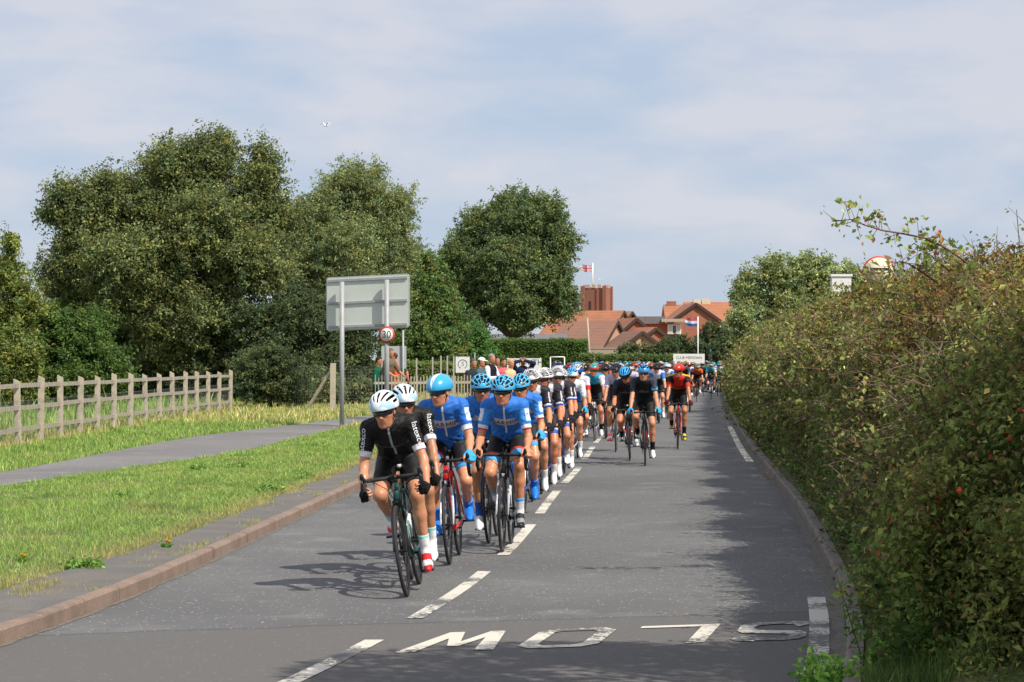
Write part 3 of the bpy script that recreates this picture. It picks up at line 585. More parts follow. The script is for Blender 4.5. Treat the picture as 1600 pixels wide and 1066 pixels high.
# ---------------------------------------------------------------- kits: functions that colour the jersey, and plain settings
def pat(base, items):
    """items: (mask function of info, colour)"""
    def f(i):
        c = np.tile(np.array(lin(base)), (len(i['P']), 1))
        for m, h in items: c[m(i)] = lin(h)
        return c
    return f
slv = lambda a, b: (lambda i: (i['ta'] > a) & (i['ta'] < b))
zipm = lambda i: (np.abs(i['y']) < .007) & (i['fr'] > 0) & (i['t'] > .35)
JK = {
 'black': pat('#101114', [(slv(.60, 1), '#e9e6f0'), (lambda i: (i['t'] > .62) & (i['t'] < .70) & (i['fr'] > .02) & (i['ta'] < -.5) & (np.abs(i['y']) < .13), '#5b5c62'), (zipm, '#9fb6bd')]),
 'blue': pat('#2a72cc', [(lambda i: (i['t'] > .62) & (i['t'] < .86) & (i['fr'] > .0) & (i['ta'] < -.5) & (np.abs(i['y']) < .14), '#bcc1ca'), (lambda i: (i['ta'] > .1) & (i['ta'] < 1), '#3f93e8'), (slv(.60, .70), '#e4e6ee'), (slv(.70, 1), '#c83b4c'), (lambda i: (i['ta'] > .12) & (i['ta'] < .5) & (i['af'] > .35) & (i['af'] < 1.5), '#dfe6f2'), (zipm, '#dfe4ee')]),
 'blue_plain': pat('#286ec8', [(lambda i: (i['t'] > .62) & (i['t'] < .86) & (i['fr'] > .0) & (i['ta'] < -.5) & (np.abs(i['y']) < .14), '#bcc1ca'), (slv(.60, 1), '#dde2ee'), (lambda i: (i['ta'] > .12) & (i['ta'] < .5) & (i['af'] > .35) & (i['af'] < 1.5), '#cfe0f4'), (zipm, '#dfe4ee')]),
 'white': pat('#bfc1cd', [(lambda i: (np.abs(i['y']) > .105) & (i['fr'] < .06), '#24222a'), (lambda i: (i['ta'] > -.05), '#24222a'), (lambda i: (i['ta'] > .12) & (i['ta'] < .54) & (np.abs(i['af']-.9) < .22), '#d6d4da'), (slv(.60, .66), '#e6e6ee'), (slv(.66, .74), '#2a4fb0'), (lambda i: (i['fr'] < -.02) & (i['ta'] < 0), '#2a2830'), (lambda i: (i['t'] < .38) & (i['t'] > .30), '#3a6fd0'), (lambda i: (i['fr'] > .0) & (np.abs(i['t']-.68) < .035) & (i['ta'] < -.5), '#5a5a66'), (zipm, '#77777f')]),
 'sky': pat('#14161a', [(lambda i: (i['ta'] > .42) & (i['ta'] < .66) & (i['sd'] > 0), '#2ba3d6'), (lambda i: (i['fr'] > .0) & (np.abs(i['t']-.66) < .02) & (i['ta'] < -.5) & (np.abs(i['y']) < .1), '#4a4d54'), (lambda i: (i['t'] > .97) & (np.abs(i['y']) > .12), '#2c3040')]),
 'red': pat('#c4231c', [(lambda i: (i['ta'] > -.2) & (i['ta'] < .45), '#16120f'), (slv(.45, 1), '#d8371f'), (lambda i: (i['t'] > .9) & (np.abs(i['y']) > .06) & (i['fr'] < .02), '#d9a51e'), (lambda i: (i['t'] < .52), '#1a1412'), (lambda i: (np.abs(i['t']-.66) < .05) & (i['fr'] > 0) & (i['ta'] < -.5), '#7a1a10'), (lambda i: (i['t'] < .60) & (i['t'] > .56), '#a8651a')]),
 'teal': pat('#15171a', [(lambda i: i['t'] > .74, '#1b8fae'), (lambda i: (i['sd'] < 0) & (i['ta'] > 0), '#49b8d4'), (lambda i: (i['sd'] > 0) & (i['ta'] > 0), '#d8d9e4')]),
 'yellow': pat('#141414', [(lambda i: i['t'] > .8, '#c8a21c'), (slv(.5, 1), '#1e1e22')]),
 'redblack': pat('#b5182a', [(lambda i: np.abs(i['y']) < .08, '#15131a'), (lambda i: (i['ta'] > .1) & (i['ta'] < .4), '#dcdce6')]),
 'whiteblue': pat('#16171c', [(lambda i: (i['t'] > .74), '#cfd6ea'), (lambda i: (i['ta'] > 0) & (i['ta'] < .6), '#3c78cc'), (lambda i: np.abs(i['t']-.74) < .03, '#1a3fa8'), (slv(.6, 1), '#c9c88a')]),
 'lotto': pat('#2c5fb4', [(slv(.3, .7), '#7db2e6'), (slv(.7, 1), '#e8dfc0'), (lambda i: i['t'] > .85, '#d8dde8')]),
 'purple': pat('#2b2440', [(slv(.5, 1), '#5a3f7a'), (lambda i: i['t'] > .85, '#b8b4cc')]),
 'green': pat('#1f5a34', [(slv(.5, 1), '#dfe0dc'), (lambda i: i['t'] < .6, '#15161a')]),
 'orange': pat('#c4561a', [(slv(.4, 1), '#1b1b1f'), (lambda i: i['t'] < .6, '#15161a')]),
 'whitered': pat('#c4c5ce', [(slv(.45, 1), '#c02026'), (lambda i: (i['t'] > .6) & (i['t'] < .7), '#b81c22')]),
 'navy': pat('#17264e', [(slv(.6, 1), '#d8d9e4'), (lambda i: (i['t'] > .62) & (i['t'] < .72), '#8fc0e0')]),
}
def shorts_col(si, base, band=None, band2=None):
    c = np.tile(np.array(lin(base)), (len(si['P']), 1))
    if band: c[(si['tl'] > .61)] = lin(band)
    if band2: c[(si['tl'] > .55) & (si['tl'] < .61)] = lin(band2)
    return c
def shoe_col(q, a, b, sole='#141414'):
    c = np.tile(np.array(lin(a)), (len(q), 1))
    if b: c[(np.sin(q[:, 0]*52+np.abs(q[:, 1])*30) > .35) & (q[:, 2] > .02)] = lin(b)
    c[q[:, 2] < .012] = lin(sole); return c
# ================================================================ bicycles. x forward, y left, z up; origin on the road below the bottom bracket
BK = {}
rub = mat('tyre_rubber', (.022,.022,.023), .75); carb = mat('carbon', (.018,.018,.02), .3, coat=.4); alloy = mat('alloy', (.55,.55,.57), .3, metal=1); spoke_m = mat('spoke', (.10,.10,.11), .4, metal=.8)
tape = mat('bar_tape', (.02,.02,.022), .8); chain_m = mat('chain', (.16,.15,.14), .45, metal=.8)
def bike_meshes():
    hx, hz = .352, .81; ht = (.395, .705)
    m = MB(); m.tube([(0,0,BBZ), (-.150,0,.775)], [.019,.0165], 10); m.tube([(-.125,0,.70), (-.138,0,.735), (.357,0,.792)], [.012,.018,.021], 10); m.tube([(0,0,BBZ), (.392,0,.725)], [.030,.026], 10)
    m.tube([(hx-.003,0,hz+.010), (ht[0]+.003,0,ht[1]-.010)], [.0245,.029], 12); m.tube([(-0.0,-.036,BBZ), (0,.036,BBZ)], .026, 12)
    for s in (1,-1):
        m.tube([(-.01,s*.030,BBZ), (-.18,s*.046,.30), (RX,s*.066,WR)], [.014,.011,.009], 8); m.tube([(-.147,s*.012,.755), (-.20,s*.035,.66), (RX+.01,s*.064,WR+.02)], [.011,.008,.0075], 8)
        m.box((RX,s*.066,WR), (.035,.006,.04))
    BK['frame'] = m.mesh('frame', True)
    m = MB(); m.tube([(ht[0]+.003,0,ht[1]-.01), (ht[0]+.012,0,ht[1]-.045)], [.028,.026], 10)
    for s in (1,-1): m.tube([(ht[0]+.008,s*.006,ht[1]-.03), (ht[0]+.022,s*.036,ht[1]-.062), (.452,s*.047,.56), (.50,s*.052,.44), (FX,s*.053,WR)], [.020,.018,.0165,.013,.009], 8, sq=.62)
    BK['fork'] = m.mesh('fork', True)
    m = MB(); m.box((.41,0,ht[1]-.04), (.03,.05,.035)); 
    for s in (1,-1): m.beam((.435,s*.024,.70), (.435,s*.026,.645), .012, .022)
    BK['brake'] = m.mesh('brake', False)
    m = MB(); m.tube([(hx,0,hz+.01), (hx-.008,0,hz+.055)], .0175, 10); m.tube([(hx-.004,0,hz+.045), (.445,0,.870)], [.0185,.016], 10); m.tube([(.445,-.024,.870), (.445,.024,.870)], .021, 10); BK['stem'] = m.mesh('stem', True)
    def bar(s): return [(.445,0,.870), (.445,s*.12,.870), (.452,s*.175,.870), (.478,s*.203,.869), (.530,s*.210,.865), (.566,s*.212,.838), (.574,s*.214,.798), (.556,s*.216,.760), (.520,s*.218,.742), (.445,s*.220,.735)]
    m = MB()
    for s in (1,-1): m.tube(bar(s), [.0155,.0145,.0145]+[.0155]*7, 8)
    BK['handlebar'] = m.mesh('handlebar', True)
    for s, k in ((1,'L'),(-1,'R')):
        m = MB(); m.tube([(.518,s*.211,.875), (.560,s*.212,.885), (.600,s*.213,.895), (.618,s*.213,.920), (.622,s*.213,.930)], [.017,.019,.018,.014,.008], 8); BK['hood'+k] = m.mesh('lever_hood', True)
        m = MB(); m.tube([(.608,s*.214,.893), (.624,s*.218,.860), (.618,s*.223,.810), (.604,s*.226,.770)], [.006,.008,.0085,.006], 6, sq=1.3); BK['lever'+k] = m.mesh('brake_lever', True)
    m = MB(); m.tube([(-.150,0,.775), (-.183,0,.905)], .0140, 10); m.box((-.183,0,.915), (.05,.035,.018)); BK['post'] = m.mesh('seat_post', True)
    f = Fld((-.36,-.09,.88), (.02,.09,.98), .005); f.op(cone((-.29,0,.938),(-.24,0,.938),.055,.055,.02,(1,.85,2.2))); f.op(cone((-.24,0,.938),(-.04,0,.934),.045,.017,.02,(1,.9,1.6)))
    f.d = np.full(f.n, .06, 'f4'); f.op(cone((-.285,0,.925*1.0),(-.23,0,.925),.052,.040,.02,(1,.80,1))); f.op(cone((-.23,0,.93),(-.04,0,.935),.038,.017,.02)); f.clip((0,0,.918),(0,0,-1)); f.clip((0,0,.947),(0,0,1))
    P, Fc = f.mesh(); BK['saddle'] = mesh_np('saddle', P, Fc)
    # wheel about its own centre
    def circ(r, n=48): return [(r*math.cos(2*math.pi*i/n), 0, r*math.sin(2*math.pi*i/n)) for i in range(n)]
    m = MB(); m.tube(circ(.3235), .0125, 8, closed=True); BK['tyre'] = m.mesh('tyre', True)
    def rim(r0, r1, w_):
        m = MB(); n = 48; v = []; f = []
        for i in range(n):
            a = 2*math.pi*i/n; c, s = math.cos(a), math.sin(a)
            for (r_, y) in ((r1, w_), (r1-.006, w_), (r0+.012, w_*.85), (r0, .003), (r0, -.003), (r0+.012, -w_*.85), (r1-.006, -w_), (r1, -w_)): v.append((r_*c, y, r_*s))
        for i in range(n):
            k = (i+1) % n
            for j in range(8): f.append((i*8+j, i*8+(j+1) % 8, k*8+(j+1) % 8, k*8+j))
        return m.add(v, f).mesh('rim', True)
    BK['rim_deep'] = rim(.262, .314, .0115); BK['rim_low'] = rim(.288, .314, .0105)
    m = MB(); m.tube([(0,-.045,0), (0,-.038,0), (0,-.03,0), (0,.03,0), (0,.038,0), (0,.045,0)], [.010,.019,.012,.012,.019,.010], 10); BK['hub'] = m.mesh('hub', True)
    m = MB()
    for i in range(20):
        a = 2*math.pi*i/20; s = .034 if i % 2 else -.034; b = a+.35*(1 if (i//2) % 2 else -1); m.tube([(.018*math.cos(b),s,.018*math.sin(b)), (.285*math.cos(a),0,.285*math.sin(a))], .0014, 4, cap=False)
    BK['spokes'] = m.mesh('spokes', True)
    m = MB(); m.disc((0,-.045,0), (0,1,0), .099, .003, 36); m.disc((0,-.040,0), (0,1,0), .072, .003, 30); m.tube([(0,-.07,0), (0,.07,0)], .012, 8)
    for s in (1,-1): m.tube([(0,s*.062,0), (-s*CR,s*.078,0)], [.015,.010], 8, sq=.7); m.tube([(-s*CR,s*.070,0), (-s*CR,s*.088,0)], .012, 8)
    BK['crank'] = m.mesh('crankset', True)          # right crank (y<0) points forward at angle 0
    m = MB(); m.tube([(0,-.045,0), (0,.045,0)], .009, 8); m.box((0,0,0), (.07,.055,.014)); BK['pedal'] = m.mesh('pedal', False)
    m = MB(); r1, r2 = .099, .035
    m.tube([(0,-.045,BBZ+r1), (RX,-.045,WR+r2)], .004, 4); m.tube([(.0,-.045,BBZ-r1), (RX-.0,-.045,WR-.10)], .004, 4); BK['chain'] = m.mesh('chain', False)
    m = MB(); m.tube([(0,-.028,0), (0,-.052,0)], [.045,.030], 18); BK['cassette'] = m.mesh('cassette', False)
    m = MB(); m.box((RX+.005,-.062,WR-.05), (.03,.02,.06)); m.box((RX+.012,-.048,WR-.09), (.025,.012,.085)); BK['mech'] = m.mesh('derailleur', False)
    def bottle(a, b):
        a, b = Vector(a), Vector(b); m = MB(); m.tube([a, a.lerp(b,.02), a.lerp(b,.62), a.lerp(b,.66), a.lerp(b,.72), a.lerp(b,.86), a.lerp(b,.88), b], [.034,.037,.037,.033,.037,.035,.017,.014], 14); return m.mesh('bottle', True)
    BK['bottle1'] = bottle((.075,0,.40), (.195,0,.56)); BK['bottle2'] = bottle((-.015,0,.395), (-.072,0,.59))
    m = MB()
    for s in (1,-1): m.tube([(.085,0,.36), (.09,s*.038,.40), (.155,s*.042,.49), (.18,0,.52)], .003, 5)
    BK['cage'] = m.mesh('bottle_cage', True)
    m = MB()
    for s in (1,-1): m.tube([(.535,s*.19,.870), (.56,s*.12,.845), (.52,s*.05,.79), (.45,s*.03,.74), (.40,s*.02,.69)], .0028, 5)
    m.tube([(.53,.18,.860), (.575,.06,.81), (.52,-.04,.76), (.42,-.035,.72)], .0026, 5); BK['cables'] = m.mesh('cables', True)
    m = MB(); m.box((.505,0,.890), (.07,.045,.014)); BK['meter'] = m.mesh('computer', False)
    f = Fld((-.06,-.03,-.02), (.06,.03,.02), .006)
bike_meshes()
BIKE_N = [0]
def bicycle(contact, head, roll, ph, spec, label, steer=0, group='racing bicycles under the riders', z=0.0, parent_loc=None):
    fr, fork, barc, deep, bott, rimc = spec
    o = empty('bicycle'); tag(o, label, 'bicycle', group)
    th = math.atan2(head[1], head[0]); o.rotation_euler = (roll, 0, th)
    if parent_loc is None: loc = Vector((contact[0], contact[1], z))-Matrix.Rotation(th, 3, 'Z') @ Vector((FX, 0, 0))
    else: loc = Vector(parent_loc)
    o.location = loc
    link('frame', BK['frame'], cmat(fr, .3, coat=.5), o); fk = link('fork', BK['fork'], cmat(fork, .3, coat=.5), o); link('brake', BK['brake'], cmat('#2a2a2c', .35, .6), fk)
    link('stem', BK['stem'], cmat(barc, .35), o); hb = link('handlebar', BK['handlebar'], tape if barc == '#151515' else cmat(barc, .6), o)
    for k in 'LR': link('lever_hood', BK['hood'+k], tape, hb); link('brake_lever', BK['lever'+k], cmat('#2c2c30', .3, .4), hb)
    link('seat_post', BK['post'], carb, o); link('saddle', BK['saddle'], cmat('#18181a' if BIKE_N[0] % 4 else '#c9c9c9', .5), o)
    for x in (FX, RX):
        wh = link('wheel', BK['rim_deep' if deep else 'rim_low'], cmat(rimc, .3), o); wh.location = (x, 0, WR); wh.rotation_euler = (0, BIKE_N[0]*.37+x, 0)
        link('tyre', BK['tyre'], rub, wh); link('spokes', BK['spokes'], spoke_m, wh); link('hub', BK['hub'], cmat('#303034', .35, .7), wh)
        if x < 0: link('cassette', BK['cassette'], chain_m, wh)
    ck = link('crankset', BK['crank'], cmat('#1c1c1f', .35, .3), o); ck.location = (0, 0, BBZ); ck.rotation_euler = (0, -R(ph), 0)
    for s in (1, -1):
        pd = link('pedal', BK['pedal'], cmat('#1a1a1a', .5), ck); pd.location = (-s*CR, s*.128, 0); pd.rotation_euler = (0, R(ph), 0)
    link('chain', BK['chain'], chain_m, o); link('derailleur', BK['mech'], cmat('#2a2a2c', .35, .6), o)
    link('bottle', BK['bottle1'], cmat(bott[0], .4), o); link('bottle', BK['bottle2'], cmat(bott[1], .4), o); link('bottle_cage', BK['cage'], cmat('#222222', .4), o)
    link('computer', BK['meter'], cmat('#151515', .3), o)
    link('cables', BK['cables'], tape, hb)
    BIKE_N[0] += 1; return o
def heading(y, dx=0.0):
    h = Vector((float(CL(y-2)-CL(y+2))+dx*4, -4.0)).normalized(); return h
GARM = dict(shorts=('#17181c', '#4aa3dc', '#c8382c'))
def rider(px, py, kit, hel, pose, bike, label, blabel, roll=0, hdx=0.0, shorts=('#141416', None, None), sock='#d9dade', sockb=None, shoe=('#dcdcdc', '#b02020'), over=None, glove='#151517', frame='#dcdcdc', lens=None, zrot=None, group='riders in the road race', Y=None, steer=0):
    if Y is None: X, Y = unp(px, py)
    else: X = (px-800)/F*Y
    h = heading(Y, hdx); th = math.atan2(h.y, h.x); J = cyc_pose(**pose); lod = pose.get('lod', 1)
    o = empty('person'); tag(o, label, 'person', group); o.rotation_euler = (R(roll), 0, th); o.location = Vector((X, Y, 0))-Matrix.Rotation(th, 3, 'Z') @ Vector((FX, 0, 0))
    link('body', J['body'], SKINS[(BIKE_N[0]*3+BIKE_N[0]//4) % 5], o)
    jj = link('jersey', mesh_np('jersey', *J['jersey'], col=JK[kit](J['ji'])), kit_m, o)
    link('shorts', mesh_np('shorts', *J['shorts'], col=shorts_col(J['si'], *shorts)), kit_m, o)
    for k in (0, 1):
        Pk, Fk, q = J['sock'][k]
        if over: Pf, Ff, qf = J['over'][k]; link('shoe_cover', mesh_np('shoe_cover', Pf, Ff, col=shoe_col(qf, over[0], over[1], '#101012')), shoe_m, o)
        else:
            c = np.tile(np.array(lin(sock)), (len(Pk), 1))
            if sockb: c[q > .098] = lin(sockb)
            link('sock', mesh_np('sock', Pk, Fk, col=c), cloth_m, o); Pf, Ff, qf = J['shoe'][k]; link('shoe', mesh_np('shoe', Pf, Ff, col=shoe_col(qf, *shoe)), shoe_m, o)
        if glove:
            gp, gf = J['glove'][k]; gc = glove if isinstance(glove, str) else glove[k]; link('glove', mesh_np('glove', gp, gf, col=np.tile(np.array(lin(gc)), (len(gp), 1))), cloth_m, o)
    P, Fc, inf = helmet(hel[0], lod); M = J['Rm'].to_4x4(); M.translation = J['hd']
    he = link('helmet', mesh_np('helmet', P, Fc, col=helmet_col(hel[1:], inf)), helm_m, o); he.matrix_local = M
    mb = MB()
    for s in (1, -1):
        mb.tube([(.03, s*.082, .02), (.022, s*.074, -.05), (.03, s*.045, -.10), (.035, 0, -.117)], .0032, 5); mb.tube([(-.05, s*.080, .02), (.022, s*.075, -.05)], .0032, 5)
    mb.build('chin_strap', cmat('#1c1c1e', .8), he, True)
    if frame:
        gl = empty_child('eyewear', o); gl.matrix_local = M
        g = glasses(gl, cmat(frame, .35), lens or lens_m, lod); g.parent = o; g.matrix_local = M; bpy.data.objects.remove(gl)
    b = bicycle((X, Y), h, R(roll), pose.get('ph', 20), bike, blabel)
    return o, J, jj
def empty_child(n, p): o = bpy.data.objects.new(n, None); SC.collection.objects.link(o); o.parent = p; return o
def decal(J, root, jersey, txt, size, P0, xd, yd, proj, m, sx=1.0, name='lettering'):
    """lettering lying on the jersey: thrown on to its surface along proj"""
    me = jersey.data; bv = BVHTree.FromPolygons([v.co for v in me.vertices], [p.vertices for p in me.polygons])
    t = text_mesh(txt, size); import bmesh
    bm = bmesh.new(); bm.from_mesh(t); bmesh.ops.triangulate(bm, faces=bm.faces[:]); bmesh.ops.subdivide_edges(bm, edges=[e for e in bm.edges if e.calc_length() > size*.25], cuts=1); bm.to_mesh(t); bm.free()
    xd, yd, proj = Vector(xd).normalized(), Vector(yd).normalized(), Vector(proj).normalized()
    for v in t.vertices:
        p = Vector(P0)+xd*(v.co.x*sx)+yd*v.co.y; h = bv.ray_cast(p-proj*.12, proj, .4)
        v.co = (h[0]-proj*.0035) if h[0] else p
    return link(name, t, m, jersey)
# ================================================================ the riders. (px, py) = where the front tyre meets the road in the photo
A = [('black latex', 0)]
white_p = mat('lettering_white', (.78,.78,.80), .6); dark_p = mat('lettering_dark', (.03,.03,.04), .6); grey_p = mat('lettering_grey', (.22,.23,.26), .6)
def sleeve_text(r, txt, side, m, size=.044, t0=.32, tilt=0, back=.0):
    o, J, jj = r; s0, el, wr = J['arms'][0 if side > 0 else 1]; d = (el-s0).normalized(); out = Vector((.95, side*.50, .35)); out = (out-d*out.dot(d)).normalized()
    c = s0.lerp(el, t0)+out*.06; yd = -out.cross(d)*(-1); decal(J, o, jj, txt, size, c, d if side > 0 else -d, (out.cross(d)) if side > 0 else (out.cross(-d)), -out, m)
def chest_text(r, txt, t, m, size=.05, sx=1.0, y=0.0):
    o, J, jj = r; c = J['hip']+J['sp']*.5*t-J['nb']*.14+V3(0, y, 0); decal(J, o, jj, txt, size, c, V3(0,1,0), J['sp'], J['nb'], m, sx)
CEL = ('#1d4a48', '#151515', '#151515', True, ('#8ccfd2', '#e8e8e8'), '#141416'); RED = ('#c81e1e', '#d8d8d8', '#151515', True, ('#1d55c8', '#1d55c8'), '#141416')
BLK = ('#17181b', '#17181b', '#151515', True, ('#c9302c', '#dcdcdc'), '#141416'); SIL = ('#17181b', '#b9bcc2', '#151515', True, ('#2d6bd0', '#dcdcdc'), '#141416'); WHT = ('#d4d6da', '#1a1a1c', '#151515', False, ('#dcdcdc', '#2d6bd0'), '#8d9096')
BLU = ('#2456b8', '#dcdcdc', '#151515', True, ('#dcdcdc', '#2d6bd0'), '#141416')
near = []
# --- the five at the front, in full detail
r1 = rider(637, 932, 'black', ('std', '#e8eaee', '#a9cfe6', 'fade'), dict(torso=27, hands='drop', ph=128, yaw=-14, pitch=12, lod=0), CEL, 'leading rider crouched low in black jersey, white helmet and red shoes', 'dark green and pale turquoise bicycle of the leading rider', roll=7.8, hdx=.07, shorts=('#121214', None, None), sock='#e4e6ea', sockb='#9fd6d0', shoe=('#d3262a', '#e8e8e8', '#d8d8d8'), glove='#17171a', frame='#3a3f45')
sleeve_text(r1, 'latexco', 1, white_p, .064, .36); sleeve_text(r1, 'latexco', -1, white_p, .064, .36)
r2 = rider(644, 905, 'black', ('std', '#e8eaee', '#a9cfe6', 'fade'), dict(torso=30, hands='drop', ph=100, yaw=14, pitch=10, lod=0), ('#1b2c4a', '#151515', '#151515', True, ('#8ccfd2', '#e8e8e8'), '#141416'), 'rider in black jersey with white sleeve bands, half hidden behind the leader', 'bicycle mostly hidden behind the leading rider', roll=3.5, hdx=.06, shorts=('#121214', None, None), sock='#e4e6ea', sockb='#9fd6d0', shoe=('#e4e4e6', None, '#c8c8c8'), glove='#17171a', frame='#3a3f45')
sleeve_text(r2, 'latexco', 1, white_p, .064, .36)
r3 = rider(703, 882, 'blue_plain', ('aero', '#39a3d9', '#e8eef2', 'stripe'), dict(torso=38, hands='hood', ph=-14, yaw=-24, pitch=10, lod=0), RED, 'rider in blue jersey with smooth light blue and white aero helmet', 'red and white bicycle of the rider with the smooth helmet', roll=4.0, hdx=.03, shorts=('#15161a', '#3f93d6', '#c8382c'), sock='#1f4ca8', over=('#1f78dc', None), glove='#3fa3dc', frame='#3b8fd0')
chest_text(r3, 'GARMIN', .75, dark_p, .085, .85); chest_text(r3, 'SHARP', .62, mat('lettering_red', (.5,.05,.04), .6), .026, 1.1)
r4 = rider(785, 863, 'blue', ('cells', '#46b4e6', '#1a2030', 'plain'), dict(torso=35, hands='hood', ph=155, yaw=-6, pitch=8, lod=0), SIL, 'rider in blue jersey with red sleeve trim, vented cyan helmet, astride the centre line', 'black and silver bicycle rolling over the white centre dash', roll=.5, hdx=0, shorts=('#15161a', '#4aa3dc', '#c8382c'), sock='#d9dade', sockb='#4aa3dc', shoe=('#2b2c30', '#8e9096', '#15151a'), glove=None, frame='#22252a')
chest_text(r4, 'GARMIN', .75, dark_p, .085, .85); chest_text(r4, 'SHARP', .62, MATS['lettering_red'], .026, 1.1)
r5 = rider(764, 849, 'blue', ('cells', '#46b4e6', '#1a2030', 'plain'), dict(torso=36, hands='hood', ph=-82, yaw=8, pitch=8, lod=1), BLK, 'blue jersey rider in cyan helmet looking over the shoulder of the one in front', 'bicycle overlapped by the black and silver one', roll=3.5, shorts=('#15161a', '#4aa3dc', '#c8382c'), sock='#2a57b0', shoe=('#e0e0e2', None, '#c8c8c8'), glove='#3fa3dc', frame='#22252a')
for r_ in (r4, r3):
    sleeve_text(r_, 'S', 1, mat('emblem_blue', (.05,.16,.42), .6), .06, .30)
# --- middle distance, each with its own kit
MP = lambda **k: dict(dict(lod=1), **k)
wcell = ('ribs', '#e4e5e8', '#24262c', 'rim')
wk = dict(shorts=('#17181c', '#2a57b0', '#d8d9e4'), sock='#e0e1e4', shoe=('#e4e4e6', None, '#c8c8c8'), glove='#1c1d22', frame='#d8d8da')
PA, PB, PC, PD = MP(torso=42, hands='hood', ph=95, yaw=0, pitch=6), MP(torso=44, hands='hood', ph=-5, yaw=-14, pitch=6), MP(torso=40, hands='hood', ph=60, yaw=5, pitch=8), MP(torso=42, hands='hood', ph=175, yaw=16, pitch=5)
mid = [
 (812, 808, 'blue', ('cells', '#46b4e6', '#1a2030', 'plain'), MP(torso=34, hands='hood', ph=0, yaw=-14, pitch=8), BLU, 'blue jersey rider in cyan helmet behind the centre line rider, blue shoe covers', dict(shorts=('#15161a', '#4aa3dc', '#c8382c'), over=('#1f78dc', None), glove='#3fa3dc', frame='#22252a', roll=1)),
 (832, 784, 'white', wcell, PA, SIL, 'first of the white and black riders, bearded, in white ribbed helmet and sunglasses', dict(wk, roll=1)),
 (846, 772, 'white', wcell, PB, BLU, 'second of the white and black riders, close behind the bearded one', dict(wk, roll=1)),
 (857, 763, 'white', wcell, PD, BLK, 'third of the white and black riders, head behind the second white helmet', dict(wk, roll=0)),
 (868, 755, 'white', wcell, PC, BLU, 'fourth of the white and black riders, blue sleeve bands touching the third', dict(wk, roll=0)),
 (877, 744, 'white', wcell, PA, BLK, 'last white and black rider, sitting upright with his face and sunglasses visible', dict(wk, roll=0, frame='#c23a30')),
 (893, 726, 'lotto', ('std', '#3fa0d6', '#e4e4e6', 'side'), PC, WHT, 'rider in pale blue jersey and blue helmet beside the white helmeted line', dict(glove='#2f9fd0', shoe=('#e4e4e6', None), shorts=('#15161a', None, None))),
 (903, 714, 'whitered', ('std', '#c9cbd0', '#2a57b0', 'side'), PB, BLU, 'rider in white jersey with red sleeves tucked behind the pale blue one', dict(glove='#1c1d22')),
 (929, 690, 'teal', ('std', '#3fb4b0', '#b9402c', 'half'), PA, WHT, 'rider in black and teal jersey with one white sleeve and turquoise helmet', dict(shorts=('#15161a', None, None), sock='#151515', shoe=('#e4e4e6', None), glove='#1c1d22')),
 (946, 686, 'redblack', ('ribs', '#16171c', '#16171c', 'plain'), PC, RED, 'rider in red and black jersey with dark helmet, partly covered by the black kit rider', dict(sock='#151515', shoe=('#1a1a1c', None), frame='#15161a')),
 (962, 708, 'purple', ('ribs', '#1a1b20', '#1a1b20', 'plain'), PB, WHT, 'rider in dark purple kit with red shoes, almost hidden by two black kits', dict(shoe=('#c8202c', '#e4e4e6'), sock='#d8d9dc', Y=45.5)),
 (984, 720, 'sky', ('std', '#2d9fe0', '#15161a', 'half'), MP(torso=38, hands='hood', ph=165, yaw=-12, pitch=34), BLK, 'rider in plain black kit looking down, helmet half blue and half black', dict(roll=3, sock='#16171a', shoe=('#c9cbd0', '#8a8c92'), glove='#1c1d22', frame='#d8d8da')),
 (1008, 728, 'sky', ('std', '#2a92d8', '#121a2c', 'vee'), MP(torso=45, hands='hood', ph=110, yaw=-3, pitch=4), BLK, 'rider in black kit with blue arm band, blue gloves and white shoes, facing the camera', dict(roll=1, sock='#16171a', shoe=('#e6e6e8', None, '#c8c8c8'), glove='#2fa6d8', frame='#e4e4e8')),
 (1059, 702, 'red', ('aero', '#c9241c', '#c9241c', 'plain'), MP(torso=45, hands='hood', ph=142, yaw=-30, pitch=6), ('#b5221c', '#b5221c', '#151515', True, ('#1c1c1e', '#1c1c1e'), '#141416'), 'rider alone beside the hedge in red and black jersey, red helmet, yellow shoes', dict(roll=-1, sock='#16171a', shoe=('#d2c21c', '#2a2a1c'), glove='#5a1418', frame='#e4e4e8')),
 (1029, 662, 'whiteblue', ('ribs', '#1c1e22', '#c9cbd0', 'plain'), PA, BLU, 'rider in black and white jersey with blue sleeves and black ribbed helmet', dict(sock='#d8d9dc', shoe=('#e6e6e8', None), frame='#22252a')),
 (1043, 655, 'whiteblue', ('std', '#cfe0ee', '#2456b8', 'stripe'), PD, WHT, 'rider in blue sleeved kit with pale helmet striped blue, next to the black ribbed helmet', dict(sock='#d8d9dc')),
 (915, 682, 'yellow', ('std', '#1a1a1a', '#d8b41c', 'stripe'), PA, BLK, 'rider with black helmet striped yellow behind the teal jersey', dict(sock='#151515', glove='#1c1d22')),
 (900, 690, 'lotto', ('std', '#2d9fe0', '#15161a', 'half'), PB, BLK, 'rider in light blue sleeves with bright blue helmet behind the last white jersey', dict(sock='#151515')),
 (888, 680, 'redblack', ('std', '#8a1420', '#1a1014', 'side'), PC, RED, 'rider with dark red helmet behind the white helmeted line', dict()),
 (965, 672, 'navy', ('ribs', '#e2e3e6', '#2a2c32', 'plain'), PA, WHT, 'rider in navy kit whose white ribbed helmet stands out above the black ones', dict()),
 (985, 668, 'purple', ('std', '#20222a', '#c9cbd0', 'side'), PB, BLK, 'rider in dark purple jersey under a black and grey helmet in mid pack', dict()),
]
rp = random.Random(21)
